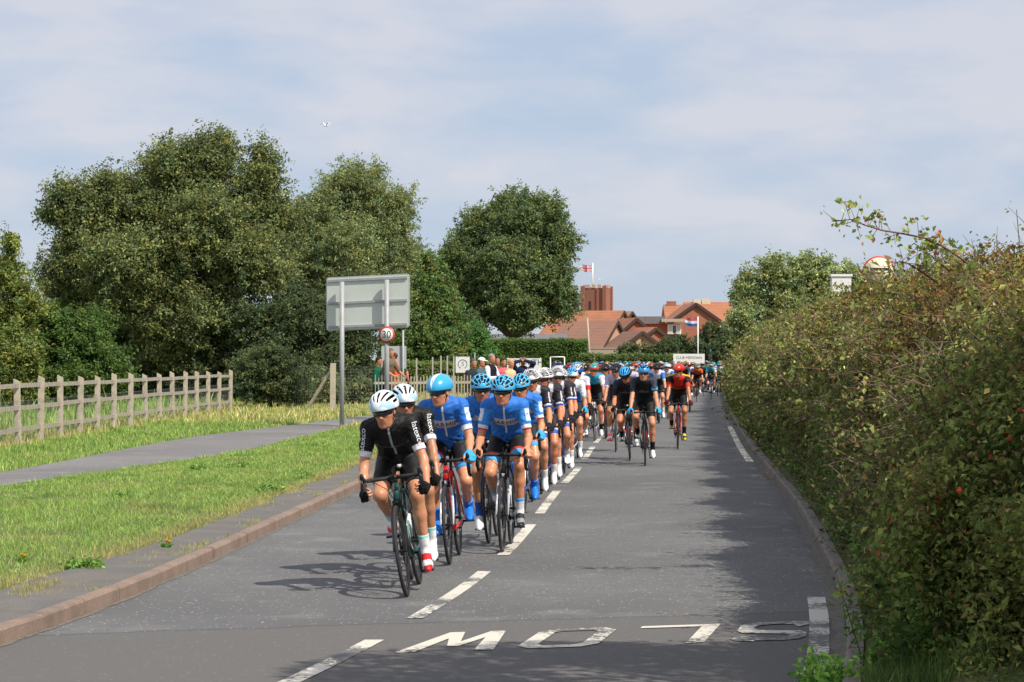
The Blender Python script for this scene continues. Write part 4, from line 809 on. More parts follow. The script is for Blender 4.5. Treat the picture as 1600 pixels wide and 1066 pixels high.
for i, (px, py, kit, hel, pose, bike, lab, kw) in enumerate(mid):
    if not kit in ('sky', 'red'): pose = dict(pose, torso=pose['torso']+rp.choice([-4,-2,0,2,4]), yaw=pose['yaw']+rp.choice([-14,-6,0,6,12]), pitch=pose['pitch']+rp.choice([-2,2,7]), ph=(pose['ph']+rp.choice([-50,-20,15,40,80]) if i != 5 else pose['ph']), hroll=rp.choice([-6,0,5])); kw = dict(kw, roll=kw.get('roll', 0)+rp.uniform(-2.5, 2.5))
    rr = rider(px, py, kit, hel, pose, bike, lab, 'bicycle of the '+' '.join(lab.split(',')[0].split()[:12]).replace('first of the ', 'first ').replace('second of the ', 'second ').replace('third of the ', 'third ').replace('fourth of the ', 'fourth ')[:78], **kw)
    if kit == 'sky': chest_text(rr, 'sky', .74, grey_p, .10, 1.2)
    if kit == 'white' and i in (1, 5): chest_text(rr, 'GIANT', .72, dark_p, .07, 1.1)
# --- the packed field behind
FP = [dict(torso=t, hands=h_, ph=p, yaw=y_, pitch=q_, hroll=r_, lod=2) for t, h_, p, y_, q_, r_ in ((41,'hood',-70,0,6,0), (36,'hood',20,12,8,-5), (45,'hood',120,-18,6,4), (33,'drop',-150,0,12,0), (47,'top',60,22,4,0), (40,'hood',170,-8,14,-8), (43,'hood',-20,6,2,6), (38,'drop',95,-14,8,0), (49,'hood',-110,28,6,0))]
hc = [('#e2e3e6','#24262c','white'), ('#16171c','#c9cbd0','black'), ('#b9241c','#16171c','red'), ('#2d9fe0','#15161a','light blue'), ('#d8a41c','#1c1c1c','yellow'), ('#3fb49a','#dcdcdc','sea green'), ('#1a2c6a','#dcdcdc','navy blue'), ('#8e9096','#24262c','grey'), ('#cf5a1a','#1c1c1c','orange')]
kc = [('navy','navy'), ('white','white and black'), ('redblack','red and black'), ('lotto','pale blue'), ('orange','orange and black'), ('green','dark green'), ('whitered','white and red'), ('purple','purple'), ('whiteblue','black and blue'), ('sky','all black'), ('teal','teal and black'), ('yellow','black and yellow')]
far = [(905,664),(920,660),(938,664),(952,658),(972,655),(990,652),(1004,656),(925,648),(943,644),(958,642),(976,640),(993,641),(1012,640),(932,636),(950,633),(968,631),(985,630),(1001,630),(1018,629),(940,627),(960,625),(1030,628),(1012,622),(990,622),
       (1068,634),(1076,622),(1088,628),(1099,619),(1111,624),(1121,619),(1083,613),(1095,612),(1105,611),(1128,613),(1054,640),(1062,627),(1045,634),(1072,612), (868,676),(880,668),(893,662),(905,655),(862,664),(876,657),(890,650),(912,648),(899,644),(924,640),(914,634),(935,646),(950,648),(966,650),(980,645),(996,648),(1020,652),(1008,634),(1024,641),(955,622),(975,624),(997,616),(1015,615),(1034,617),(935,622),(1040,622),(1052,617),(1062,613),(1115,612),(1080,617)]
rr = random.Random(3); seen = set(); words = ['in the packed field', 'deep in the bunch', 'tucked in the pack']
for i, (px, py) in enumerate(far):
    for _ in range(400):
        h = rr.choice(hc); k = rr.choice(kc); st = rr.choice(['plain', 'side', 'stripe', 'half'])
        if (h[2], k[1]) not in seen: seen.add((h[2], k[1])); break
    where = 'far back by the hedge' if px > 1050 else ('far back behind the black kits' if px > 960 else 'far back behind the white helmets')
    lab = 'small rider in %s, %s helmet, %s' % (k[1], h[2], where)
    b = rr.choice([CEL, RED, BLK, SIL, WHT, BLU])
    rider(px, py, k[0], (rr.choice(['std', 'ribs', 'std']), h[0], h[1], st), FP[(i*5+i//3) % 9], b, lab, 'bicycle ridden by the small rider in %s and %s' % (k[1], h[2]), roll=rr.uniform(-3, 3), sock=rr.choice(['#dcdcdc', '#151515']), shoe=(rr.choice(['#e0e0e0', '#1a1a1a', '#c8202c', '#e0e0e0']), None), glove=rr.choice(['#151517', '#d8d8d8']), frame=rr.choice(['#22252a', '#e4e4e8']), group='riders in the road race')
# ================================================================ foliage
def leaf_mat(name, rough=.55, trans=.40): return mat(name, (.1,.1,.03), rough, attr='Col', trans=trans, spec=.18)
leaf_m = leaf_mat('leaves'); bark_m = mat('bark', (.115,.09,.065), .95, noise=[(9, (.06,.05,.04), .4, .7)], bump=(25, 1, .03)); grass_m = leaf_mat('grass_blades', .6, .35); twig_m = mat('twigs', (.17,.12,.08), .9)
def unit(v): return v/np.maximum(np.linalg.norm(v, axis=1, keepdims=True), 1e-6)
def leaves(C, S, col, out=None, bias=.8, asp=.55, up=.4, rng=RNG):
    """one folded leaf per point: C (n,3), S (n,), col (n,3), out (n,3) the way the foliage faces"""
    n = len(C); S = np.minimum(S, np.median(S)*2.2); nm = rng.normal(size=(n, 3))
    if out is not None: nm = nm+bias*out*1.7
    nm[:, 2] += up*1.7; nm = unit(nm); a = rng.normal(size=(n, 3)); a = unit(a-nm*(a*nm).sum(1, keepdims=True)); b = np.cross(nm, a); S = np.broadcast_to(np.asarray(S, float), (n,))[:, None]
    V = np.empty((n, 4, 3), 'f4'); fold = nm*S*.16
    V[:, 0] = C-a*S*.5; V[:, 1] = C+b*S*asp*.5+fold; V[:, 2] = C+a*S*.5-nm*S*.05; V[:, 3] = C-b*S*asp*.5+fold
    k = (np.arange(n)*4)[:, None]; f = np.concatenate([k+np.array([[0, 1, 2]]), k+np.array([[0, 2, 3]])]); return V.reshape(-1, 3), f, np.repeat(np.asarray(col, 'f4'), 4, 0)
LB = 1.85
def palette(n, cols, wts, rng=RNG, var=.22):
    c = np.array([lin(h) if isinstance(h, str) else h for h in cols])*LB; k = rng.choice(len(cols), n, p=np.array(wts)/sum(wts)); v = np.exp(rng.normal(0, var, (n, 1))); return c[k]*v
def build_leaves(name, C, S, col, parent=None, m=None, **kw):
    V, f, c = leaves(C, S, col, **kw); me = mesh_np(name, V, f, False, c); return link(name, me, m or leaf_m, parent)
def tree(label, cat, Y, lobes, leaf, n, cols, wts, base=None, trunk=.25, clump=.42, group=None, name='tree', gap=.0, asp=.55, droop=0.0, up=.4, top=None, inner=.22, seed=1, dy=0, sig=.40):
    """lobes: (px, py, radius px, depth offset m[, vertical stretch]) read from the photo at depth Y"""
    rng = np.random.default_rng(seed); s = F/Y; L_ = []
    for q in lobes:
        c = np.array(P3(q[0], q[1]+dy, Y+q[3])); r = q[2]/F*(Y+q[3]); L_.append((c, np.array([r, r, r*(q[4] if len(q) > 4 else 1)])))
    sub = []
    for c, r in L_:
        dd_ = unit(rng.normal(size=(9, 3))+np.array([0, -.25, .25]))
        for d_ in dd_: q_ = rng.uniform(.22, .42); sub.append((c+d_*r*(.92-q_*.85)-np.array([0, 0, r[2]*.06]), r*q_))
    L0_ = L_; L_ = [(c-np.array([0, 0, r[2]*.10]), r*.76) for c, r in L_]+sub
    bx = base if base is not None else np.mean([q[0] for q in lobes]); bx = (bx-800)/F*Y; o = empty(name, (bx, Y, 0)); tag(o, label, cat, group)
    O = np.array([bx, Y, 0]); area = np.array([l_[1][0]*l_[1][2] for l_ in L_]); ar0 = np.array([l_[1][0]*l_[1][2] for l_ in L0_]); cen = []; outs = []
    nc = int(n/34)
    for (c, r), a in zip(L_, area/area.sum()):
        k = max(3, int(nc*a)); d = unit(rng.normal(size=(k, 3))); rad = rng.uniform(.60, 1.05, (k, 1))*(1+.14*nz2(d[:, 0]*3+c[0], d[:, 1]*3+d[:, 2]*4+c[2], 1.3))[:, None]
        p = c+d*rad*r; keep = np.ones(k, bool)
        for (c2, r2) in L_:
            if c2 is not c and r2[0] > .1: keep &= (np.linalg.norm((p-c2)/r2, axis=1) > .70)
        keep |= rng.uniform(size=k) < inner
        if gap: keep &= ~(nz2(p[:, 0]*1.1+seed, p[:, 2]*1.1+p[:, 1]*.4, 1.2) > 1-gap)
        cen.append(p[keep]); outs.append(d[keep])
    cen = np.concatenate(cen); outs = np.concatenate(outs); k = cen[:, 2] > .15; cen = cen[k]; outs = outs[k]; m = len(cen)
    per = np.maximum(6, rng.poisson(n/m, m)); idx = np.repeat(np.arange(m), per); g = rng.normal(size=(len(idx), 3))*clump*sig*.62; g[:, 2] *= .8
    sd_ = unit(outs+rng.normal(0, .45, outs.shape)+np.array([0, 0, .35])); sl_ = clump*rng.uniform(.4, 1.7, m)*(rng.uniform(size=m) < .8); q_ = rng.uniform(-.5, 1, len(idx)); g = g*(1.15-.6*np.maximum(q_, 0))[:, None]+sd_[idx]*(sl_[idx]*q_)[:, None]
    C = cen[idx]+g; C[:, 2] -= droop*np.abs(rng.normal(size=len(idx)))*clump; C[:, 2] = np.maximum(C[:, 2], .05)
    # twigs that stick out past the outline
    S = leaf*np.exp(rng.normal(0, .22, len(C))); cl = palette(len(C), cols, wts, rng, .16); ct = np.exp(rng.normal(0, .16, (m, 1)))[idx]; hu = rng.normal(0, .08, (m, 1))[idx]; cl = cl*ct*np.concatenate([1+hu*1.2, 1+hu*.3, 1-hu], 1)
    # a leafless-looking dark heart is just more leaves inside
    Ci = np.concatenate([c+unit(rng.normal(size=(int(n*.10*a), 3)))*rng.uniform(0, .72, (int(n*.10*a), 1))*r for (c, r), a in zip(L0_, ar0/ar0.sum())]); Ci = Ci[Ci[:, 2] > .1]
    Cc = np.concatenate([C, Ci]); Sc = np.concatenate([S, np.full(len(Ci), leaf*1.8)]); cc = np.concatenate([cl, palette(len(Ci), cols, wts, rng, .1)]); oo = np.concatenate([outs[idx], np.zeros((len(Ci), 3))])
    build_leaves('crown', Cc-O, Sc, cc, o, out=oo, bias=.35, asp=asp, up=up, rng=rng)
    # trunk and limbs
    mb = MB(); zt = max(np.min([c[2]-r[2]*.4 for c, r in L_]), .8); rr = random.Random(seed)
    fork = Vector((0, 0, zt*.8)); mb.tube([(0,0,-.1), (.04,0,zt*.4), fork], [trunk*1.25, trunk*.95, trunk*.8], 9)
    for c, r in L0_:
        t = Vector(c-O); md = fork.lerp(t, .5)+Vector((rr.uniform(-.3,.3), rr.uniform(-.3,.3), rr.uniform(-.1,.3)))*trunk*3
        mb.tube([fork-Vector((0,0,trunk*.4)), md, t], [trunk*.55, trunk*.35, trunk*.18], 6)
        for _ in range(7):
            d = Vector((rr.uniform(-1,1), rr.uniform(-1,1), rr.uniform(-.3,1))).normalized(); e = t+Vector((d.x*r[0], d.y*r[1], d.z*r[2]))*.85; mb.tube([t, t.lerp(e,.5)+Vector((0,0,.1*r[2]))*rr.uniform(-1,1), e], [trunk*.16, trunk*.09, trunk*.03], 5)
    mb.build('trunk', bark_m, o, True); return o
OAK = (['#5a6340', '#6b7346', '#495234', '#7c8050', '#5c5a38'], [4, 3, 3, 1.3, .6]); DK = (['#485336', '#56603e', '#3b4530'], [3, 2, 2]); WIL = (['#6c754e', '#7d8559', '#5c6542', '#8e9468'], [3, 2, 3, 1])
BRT = (['#4a5f30', '#566b36', '#3e502a'], [3, 2, 2]); PLN = (['#566440', '#647048', '#465338', '#747d52'], [4, 3, 3, 1])
# --- left of the road
tree('broad oak with uneven crown, tallest tree behind the timber fence', 'tree', 90, [(150,385,72,0), (128,330,46,0), (240,330,85,1), (285,265,60,0), (330,240,42,0,1.1), (255,245,36,1), (210,420,95,-1), (310,360,90,-1), (395,300,50,0), (410,262,30,0,1.25), (385,400,80,-1), (110,430,55,0), (280,470,100,-1), (430,330,36,1), (180,300,46,1), (345,222,22,0), (110,300,32,0), (82,322,22,0), (165,288,30,0), (405,278,30,0), (410,240,15,0,1.6)], .120, 210000, *OAK, base=270, dy=8, trunk=.32, clump=.55, gap=.12, seed=11, name='oak_tree')
tree('pale green willow rising behind the road sign', 'tree', 98, [(520,330,62,0), (560,300,48,0), (600,340,48,0), (480,370,60,1), (545,390,80,-1), (610,400,48,0), (500,440,70,-1), (590,450,60,0), (540,285,28,0), (625,320,26,0)], .125, 120000, *WIL, base=540, trunk=.25, clump=.5, gap=.08, seed=12, name='willow_tree', asp=.35, up=.2)
tree('dark leafy tree standing under the road sign board', 'tree', 88, [(470,510,72,0), (410,520,60,0), (530,520,60,0,1.2), (560,470,50,1), (500,585,60,-1), (440,590,55,-1), (550,590,42,0)], .12, 70000, *DK, base=490, trunk=.2, clump=.45, seed=13)
tree('dark hawthorn behind the middle of the timber fence', 'tree', 90, [(330,540,75,0), (260,560,60,0), (380,580,55,-1), (310,600,50,-1), (230,600,45,0), (160,600,45,0), (190,520,55,1), (140,470,50,2), (110,520,45,2)], .13, 66000, *DK, base=320, trunk=.15, clump=.45, seed=14, name='hawthorn_tree')
tree('bright green young beech at the start of the timber fence', 'tree', 74, [(120,540,50,0), (75,510,38,0), (170,580,42,0), (60,580,45,0), (110,600,42,-1), (150,510,30,1)], .10, 42000, *BRT, base=110, trunk=.1, clump=.35, seed=15, name='beech_tree', asp=.5, up=.9)
tree('yellowish thicket cut by the photo edge behind the timber fence', 'shrub', 72, [(-20,520,60,0), (30,480,42,0), (10,430,28,0,1.3), (20,560,50,-1), (-10,610,50,-1), (40,620,35,-1), (18,385,9,0,2.2)], .10, 42000, ['#5f6a36', '#6e7840', '#4d582e', '#7c7a44'], [3,2,3,1], base=10, trunk=.1, clump=.35, seed=16, name='hawthorn_shrub')
tree('tree with a few rusty leaves between the sign and the large round tree', 'tree', 125, [(665,450,45,0), (690,480,40,0), (640,500,50,0), (680,540,48,-1), (625,545,40,-1), (655,410,28,0), (705,520,32,0)], .15, 44000, ['#54673a', '#61743f', '#465a32', '#87603a'], [4,3,3,.35], base=665, trunk=.18, clump=.5, seed=17, name='maple_tree')
tree('large round headed tree on its own in front of the church tower', 'tree', 190, [(800,350,62,0), (760,350,48,1), (850,340,46,0), (872,365,32,0), (730,390,40,0), (850,415,48,0), (790,420,62,-2), (720,440,34,0), (868,450,34,0), (740,480,36,0), (812,466,46,-1), (858,466,32,0), (790,474,26,0), (885,470,16,0), (815,318,26,0), (700,400,22,0)], .20, 160000, *PLN, base=800, trunk=.5, dy=9, clump=.80, gap=.16, seed=18, name='poplar_tree')
tree('bright green conifer bush behind the paling fence', 'shrub', 150, [(740,540,34,0,1.3), (720,555,24,0), (762,555,20,0), (740,520,16,0)], .13, 20000, ['#4a6a38', '#55753e', '#3c5a30'], [3,2,2], base=740, trunk=.12, clump=.4, seed=19, name='conifer_bush')
tree('dark rounded yew beside the conifer bush', 'shrub', 160, [(735,505,22,0), (715,515,26,0), (748,520,20,0)], .14, 12000, *DK, base=730, trunk=.12, clump=.4, seed=20, name='yew_tree')
tree('shrubs at the foot of the wire fence', 'shrub', 84, [(470,610,42,0), (520,620,32,0), (570,620,30,0), (420,620,30,0)], .10, 20000, *OAK, base=490, trunk=.08, clump=.35, seed=21, name='bramble_bush')
tree('olive green bush spilling over the last posts of the timber fence', 'shrub', 78, [(400,590,38,0), (450,600,40,0), (425,565,30,0), (385,570,22,1)], .09, 24000, *DK, base=420, trunk=.08, clump=.32, seed=22, name='hazel_bush')
tree('garden bush in front of the big brick gable', 'shrub', 205, [(1110,520,16,0), (1122,535,20,0), (1132,520,14,0), (1100,535,12,0)], .2, 8000, *DK, base=1115, trunk=.1, clump=.5, seed=23, name='garden_bush')
tree('low dark garden trees below the window bay', 'shrub', 200, [(1062,540,18,0), (1045,545,14,0), (1078,548,14,0), (1035,548,10,0), (980,550,10,0), (1005,552,9,0)], .2, 9000, *DK, base=1060, trunk=.1, clump=.5, seed=24, name='garden_bush')
tree('dark garden trees behind the white banner', 'shrub', 198, [(1120,550,20,0), (1140,545,22,0), (1095,552,14,0), (1085,545,12,0)], .2, 9000, *DK, base=1120, trunk=.1, clump=.5, seed=25, name='garden_bush')
tree('scrubby bushes leaning on the middle of the garden wall', 'shrub', 186, [(975,552,9,0), (990,549,8,0), (1010,553,9,0), (1030,548,10,0), (1048,546,11,0)], .16, 7000, *DK, base=1010, trunk=.08, clump=.4, seed=26, name='garden_bush')
# --- the clipped hedge in front of the barn
def box_hedge(label, Y, x0, x1, y_top, dep, n, cols, wts, seed, name='hedge'):
    rng = np.random.default_rng(seed); a, b = P3(x0, y_top, Y), P3(x1, y_top, Y); o = empty(name, ((a.x+b.x)/2, Y, 0)); tag(o, label, 'hedge'); H = a.z; Wd = b.x-a.x
    x = rng.uniform(-Wd/2, Wd/2, n); k = rng.uniform(size=n); z = np.where(k < .7, rng.uniform(0, H, n), H); y = np.where(k < .7, 0, rng.uniform(0, dep, n)); bump = .12*nz2(x, z, 1.5); C = np.stack([x, y-bump+rng.normal(0, .08, n), z+bump*(k >= .7)+rng.normal(0, .08, n)], 1); C[:, 2] = np.maximum(C[:, 2], .05)
    col = palette(n, cols, wts, rng, .16)*(1+.15*nz2(x, z, .8, 2.))[:, None]; out = np.tile([0, -.8, .6], (n, 1)); build_leaves('foliage', C, .17*np.exp(rng.normal(0, .2, n)), col, o, out=out, rng=rng)
    MB().box((0, dep/2+.15, H/2-.1), (Wd-.3, dep-.3, H-.3)).build('core_fill', mat('core_fill_dark', (.035,.04,.02), 1), o)  # solid dark filler box added inside the leaves
box_hedge('long clipped green hedge below the grey barn roof', 180, 766, 918, 534, 2, 26000, ['#4a6030', '#566a36', '#3e5028'], [3,2,2], 31)
box_hedge('low hedge running along the foot of the garden wall', 176, 905, 1062, 556, 1.5, 9000, ['#4a5c34', '#42522e', '#5a6638'], [3,2,2], 32)
box_hedge('rough dark hedge along the far side of the wire fence', 112, 560, 780, 572, 1.5, 26000, ['#5a6a3a', '#6a6a3c', '#44552c'], [3,2,2], 33)
# ================================================================ the big roadside hedge on the right
def hedge_pts(n, y0, y1, depth, rng, pw=1.0):
    y = y0*(y1/y0)**rng.uniform(size=n) if pw else rng.uniform(y0, y1, n); t = rng.uniform(0, 1, n)**.9
    H = 2.48-.40*sm(19.5-y, 0, 4)-.45*sm(14-y, 0, 3)+(.13*nz2(y, 0*y, .35, 1.)+.08*nz2(y, 0*y, 1.1, 4.))*sm(y, 14, 20)
    # section: foot at the kerb, belly bulging over it, then leaning back to a rounded top
    tz = [0, .12, .3, .5, .7, .86, .95, 1.0]; zz = np.interp(t, tz, [.02, .14, .36, .58, .80, .96, 1.0, .99]); xx = np.interp(t, tz, [.16, .08, .08, .24, .56, 1.0, 1.7, 2.6])
    bump = sm(y, 9, 22)*.27*nz2(y*1.0, t*3.2, 1.1, 3.)+.17*nz2(y*1.0, t*6, 2.6, 5.)+.06*nz2(y, t*12, 5.5, 1.)
    x = RK(y)+.14+xx+.04*sm(24-y, 0, 8)-bump*1.05; z = zz*H+bump*.55*(t > .75)+.05; dp = np.abs(rng.normal(0, 1, n))*depth
    nx = -np.interp(t, [0, .3, .6, .85, 1], [.9, 1, .9, .55, .1]); nzv = np.interp(t, [0, .3, .6, .85, 1], [-.1, .1, .45, .85, 1]); return np.stack([x-nx*dp, y, np.maximum(z-nzv*dp, .05)], 1), np.stack([nx, np.zeros(n)-.15, nzv], 1), t
ho = empty('hedge', (float(RK(40))+1, 40, 0)); tag(ho, 'tall overgrown hawthorn and bramble hedge running along the grey kerb', 'hedge'); HO = np.array(ho.location)
def hedge_layer(nm, n, y0, y1, size, depth, cols, wts, var=.17, asp=.62, seed=1, mask=None, jit=.06):
    rng = np.random.default_rng(seed); C, O_, t = hedge_pts(n, y0, y1, depth, rng); C = C+rng.normal(0, jit, C.shape); C[:, 2] = np.maximum(C[:, 2], .05)
    k = np.ones(n, bool)
    if mask is not None: k = mask(C, t, rng)
    C, O_, t = C[k], O_[k], t[k]; n = len(C); cols_k = .98; S = size*np.exp(rng.normal(0, .28, n))*np.clip(C[:, 1]/20, .9, 3)**.55
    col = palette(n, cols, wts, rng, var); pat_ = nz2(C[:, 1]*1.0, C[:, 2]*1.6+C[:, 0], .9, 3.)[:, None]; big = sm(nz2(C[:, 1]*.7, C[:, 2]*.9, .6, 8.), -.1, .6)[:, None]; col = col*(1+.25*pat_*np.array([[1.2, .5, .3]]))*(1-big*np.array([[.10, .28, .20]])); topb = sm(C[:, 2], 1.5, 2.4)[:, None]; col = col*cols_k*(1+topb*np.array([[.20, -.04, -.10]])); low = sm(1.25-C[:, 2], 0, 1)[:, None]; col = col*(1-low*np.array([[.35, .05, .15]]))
    return build_leaves(nm, C-HO, S, col, ho, out=O_, bias=.45, asp=asp, up=.35, rng=rng)
hc1 = (['#606a36', '#6f783e', '#4e5a2e', '#665838', '#786444', '#80824a', '#464628'], [4.5, 3.5, 3.5, 1.8, 1.0, 1.0, 1.6])
clumpy = lambda C, t, rng: (nz2(C[:, 1]*1.0, C[:, 2]*1.2, 2.1, 7.)+.5*nz2(C[:, 1]*1.0, C[:, 2]*1.2, 5.3, 3.)+.5*nz2(C[:, 1]*1.0, C[:, 2]*1.0, 1.1, 5.)+rng.normal(0, .26, len(C))) > -.20
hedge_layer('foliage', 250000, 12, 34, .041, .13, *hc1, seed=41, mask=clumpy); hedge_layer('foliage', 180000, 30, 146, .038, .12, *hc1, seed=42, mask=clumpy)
hedge_layer('inner_foliage', 60000, 12, 40, .048, .30, ['#4a5228', '#5a5430', '#3f4a26'], [2,1.3,2], seed=43); hedge_layer('inner_foliage', 30000, 36, 146, .07, .25, ['#4a5228', '#5a5430', '#3f4a26'], [2,1.3,2], seed=44)  # inner leaves coloured darker, the shade of the hollows put into their colour
hedge_layer('foliage', 2600, 10.5, 60, .020, .05, ['#8e1f16', '#a3351c', '#5a1a16'], [2,1,1], seed=45, asp=.95, mask=lambda C, t, rng: (nz2(C[:, 1], C[:, 2], 1.7, 9.) > .15) & (C[:, 2] > .8))  # red berries, drawn as small rounded leaf shapes
hedge_layer('dry_leaves', 9000, 12, 70, .030, .05, ['#8a6a3c', '#7f4a2c', '#a08a50'], [2,.7,2], seed=46, mask=lambda C, t, rng: nz2(C[:, 1], C[:, 2], 1.1, 2.)+rng.normal(0, .5, len(C)) > .25)
rng = np.random.default_rng(48); n = 95000; y = rng.uniform(10.9, 13.8, n); zc = rng.uniform(0, 1, n); xo = rng.uniform(0, 1, n)**1.2; Hh = 1.50-.45*sm(13.6-y, 0, 2.2); C = np.stack([RK(y)+.32+.25*np.abs(zc-.35)+2.2*xo+.25*sm(12.6-y, 0, 1.2), y, .0+zc*Hh], 1); k = (nz2(C[:, 0]*1.6+y*.8, C[:, 2]*1.4, 1.6, 4.)+.4*nz2(C[:, 0]*3, C[:, 2]*3, 1.9, 2.)+rng.normal(0, .3, n)) > -.05-.35*(y-10.9)/2.9; C = C[k]+rng.normal(0, .03, (k.sum(), 3))
build_leaves('near_foliage', C-HO, .037*np.exp(rng.normal(0, .28, len(C))), palette(len(C), ['#56602f', '#646c38', '#454f29', '#6e6a3c', '#5a4c30'], [3,2,3,1,1], rng), ho, rng=rng, up=.5)
# added dark core sheet inside the hedge, blocks light and see-through gaps
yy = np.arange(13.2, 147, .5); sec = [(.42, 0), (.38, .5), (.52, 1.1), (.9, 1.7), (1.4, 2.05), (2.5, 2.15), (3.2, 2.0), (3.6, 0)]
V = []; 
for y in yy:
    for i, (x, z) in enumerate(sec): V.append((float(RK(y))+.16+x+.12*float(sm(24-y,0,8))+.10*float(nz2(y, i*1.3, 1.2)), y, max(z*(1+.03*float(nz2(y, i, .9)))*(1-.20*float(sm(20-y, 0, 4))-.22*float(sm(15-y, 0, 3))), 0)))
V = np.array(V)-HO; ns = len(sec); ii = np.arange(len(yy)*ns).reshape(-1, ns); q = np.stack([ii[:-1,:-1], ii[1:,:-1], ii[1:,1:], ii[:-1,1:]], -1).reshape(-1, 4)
q = np.concatenate([q]); link('core_blocker', mesh_np('core_blocker', V, [q, np.array([list(range(ns))])]), mat('blocker_dark', (.040,.036,.022), 1, noise=[(12, (.02,.024,.012), .4, .6)]), ho)
# stems, straws and dead stalks
mb = MB(); rr = random.Random(9); rg = np.random.default_rng(5); Cp, Op, tp = hedge_pts(1300, 13.5, 60, .08, rg)
for p, o_ in zip(Cp, Op):
    d = Vector((rr.gauss(-.3,.5), rr.gauss(0,.8), rr.gauss(.25,.7))).normalized(); L_ = rr.uniform(.2,.75)*(1+p[1]/60); a = Vector(p-HO)-d*L_*.4; b = a+d*L_; m_ = a.lerp(b,.5)+Vector((rr.gauss(0,.04), rr.gauss(0,.04), rr.gauss(0,.04))); r_ = rr.uniform(.0022,.0055)*(1+p[1]/45)
    mb.tube([a, m_, b], [r_, r_*.8, r_*.4], 4, cap=False)
mb.build('stems', twig_m, ho, True)
mb = MB()
for _ in range(260):
    y = 13.3+28*rr.random()**1.3; x = float(RK(y))+rr.uniform(.35,.8); h = rr.uniform(.3,.85); d = Vector((rr.gauss(0,.13), rr.gauss(0,.3), 1)); a = Vector((x, y, .1))-ho.location; mb.tube([a, a+d*h*.5, a+d*h+Vector((rr.gauss(0,.12), rr.gauss(0,.12), -.05))], [.005, .004, .002], 4, cap=False)
mb.build('dead_stalks', mat('straw', (.42,.34,.22), .9), ho, True)
# sprays that hang out of the face
rng = np.random.default_rng(18); Cp, Op, tp = hedge_pts(1500, 13, 90, .03, rng); mb = MB(); C = []; hue = []
for p, o_ in zip(Cp, Op):
    d = unit(np.array([[o_[0]*(.2 if p[2] < 1.0 else .8)+rng.normal(0,.35), rng.normal(0,.6), o_[2]*.5+rng.normal(.1,.4)]]))[0]; L_ = rng.uniform(.12, .42)*(1+p[1]/90); e = p+d*L_; m_ = p+d*L_*.5+np.array([0,0,.04]); mb.tube([p-HO, m_-HO, e-np.array([0,0,.05])-HO], [.0035*(1+p[1]/60), .0025*(1+p[1]/60), .0012], 4, cap=False)
    nn = int(rng.integers(7, 20)); u_ = rng.uniform(.1, 1.05, nn)[:, None]; C.append(p+(e-p)*u_+np.array([0,0,-.05])*u_**2+rng.normal(0, .026*(1+p[1]/60), (nn, 3))); hue.append(np.repeat(np.exp(rng.normal(0, .3)), nn))
mb.build('spray_stems', twig_m, ho, True); C = np.concatenate(C); hue = np.concatenate(hue)[:, None]; build_leaves('spray_leaves', C-HO, .040*np.clip(C[:, 1]/20, .9, 3)**.55*np.exp(rng.normal(0, .3, len(C))), palette(len(C), *hc1, rng)*hue, ho, rng=rng, asp=.7)
# young leafy shoots breaking the outline along the top
rng = np.random.default_rng(8); C = []; mb = MB(); pc = []
for k in range(120):
    y = 22*(130/22)**rng.uniform(); t = rng.uniform(.82, 1); H = 2.62+.16*float(nz2(y, 0, .35, 1.)); x = float(RK(y))+rng.uniform(.9, 2.2); L_ = rng.uniform(.12, .34)*(1+y/90); p = np.array([x, y, H-.1]); d = unit(np.array([[rng.normal(0,.35), rng.normal(0,.35), 1]]))[0]
    mb.tube([p-HO, p+d*L_-HO], [.006*(1+y/60), .003*(1+y/60)], 4, cap=False); nn = int(14*L_/.3); C.append(p+d*np.linspace(.1, 1.05, nn)[:, None]*L_+rng.normal(0, .035*(1+y/80), (nn, 3)))
mb.build('shoots', twig_m, ho, True); C = np.concatenate(C); build_leaves('shoot_leaves', C-HO, .05*np.clip(C[:, 1]/20, .9, 3)**.55*np.exp(rng.normal(0, .2, len(C))), palette(len(C), *hc1), ho, rng=rng)
# --- the long bramble arching out of the hedge top against the sky
def bramble(pts, Y, label, seed, leafn=9):
    rng = np.random.default_rng(seed); P = [P3(x, y, Y+dy) for x, y, dy in pts]; o = empty('bramble', tuple(P[-1])); tag(o, label, 'bramble'); O = Vector(P[-1]); mb = MB(); mb.tube([p-O for p in P], np.linspace(.004, .0095, len(P)), 6); mb.build('stem', mat('bramble_stem', (.16,.07,.05), .7), o, True)
    C = []; tw = MB()
    for i in range(len(P)-1):
        for k in range(6):
            b = P[i].lerp(P[i+1], rng.uniform()); d = Vector((rng.normal(0,.5), rng.normal(0,.6), rng.normal(.15,.7))).normalized(); L_ = rng.uniform(.06,.17); tw.tube([b-O, b+d*L_-O], [.003,.0015], 4, cap=False)
            for j in range(rng.integers(2, leafn)): C.append(np.array(b+d*L_)+rng.normal(0, .026, 3))
    tw.build('side_shoots', mat('bramble_stem'), o, True); C = np.array(C); col = palette(len(C), ['#6d7a3c', '#88924c', '#8a5a3a', '#5a6834'], [3,2,1,2], rng); build_leaves('leaves', C-np.array(O), .048*np.exp(rng.normal(0,.2,len(C))), col, o, out=None, asp=.75, rng=rng); return o
bramble([(1302,346,0),(1330,343,0),(1352,352,0),(1378,360,0),(1410,365,.1),(1445,372,.2),(1475,386,.3),(1505,406,.4),(1530,430,.5)], 18.5, 'long leafy bramble arching out of the hedge top against the sky', 51, 8)
bramble([(1405,408,0),(1420,412,0),(1440,425,.1),(1462,440,.2)], 18.8, 'short bramble shoot just below the long arching one', 52, 5)
bramble([(1428,380,0),(1445,392,0),(1462,405,.1),(1485,425,.2)], 18.9, 'curving bramble shoot hanging under the long arching one', 53, 7)
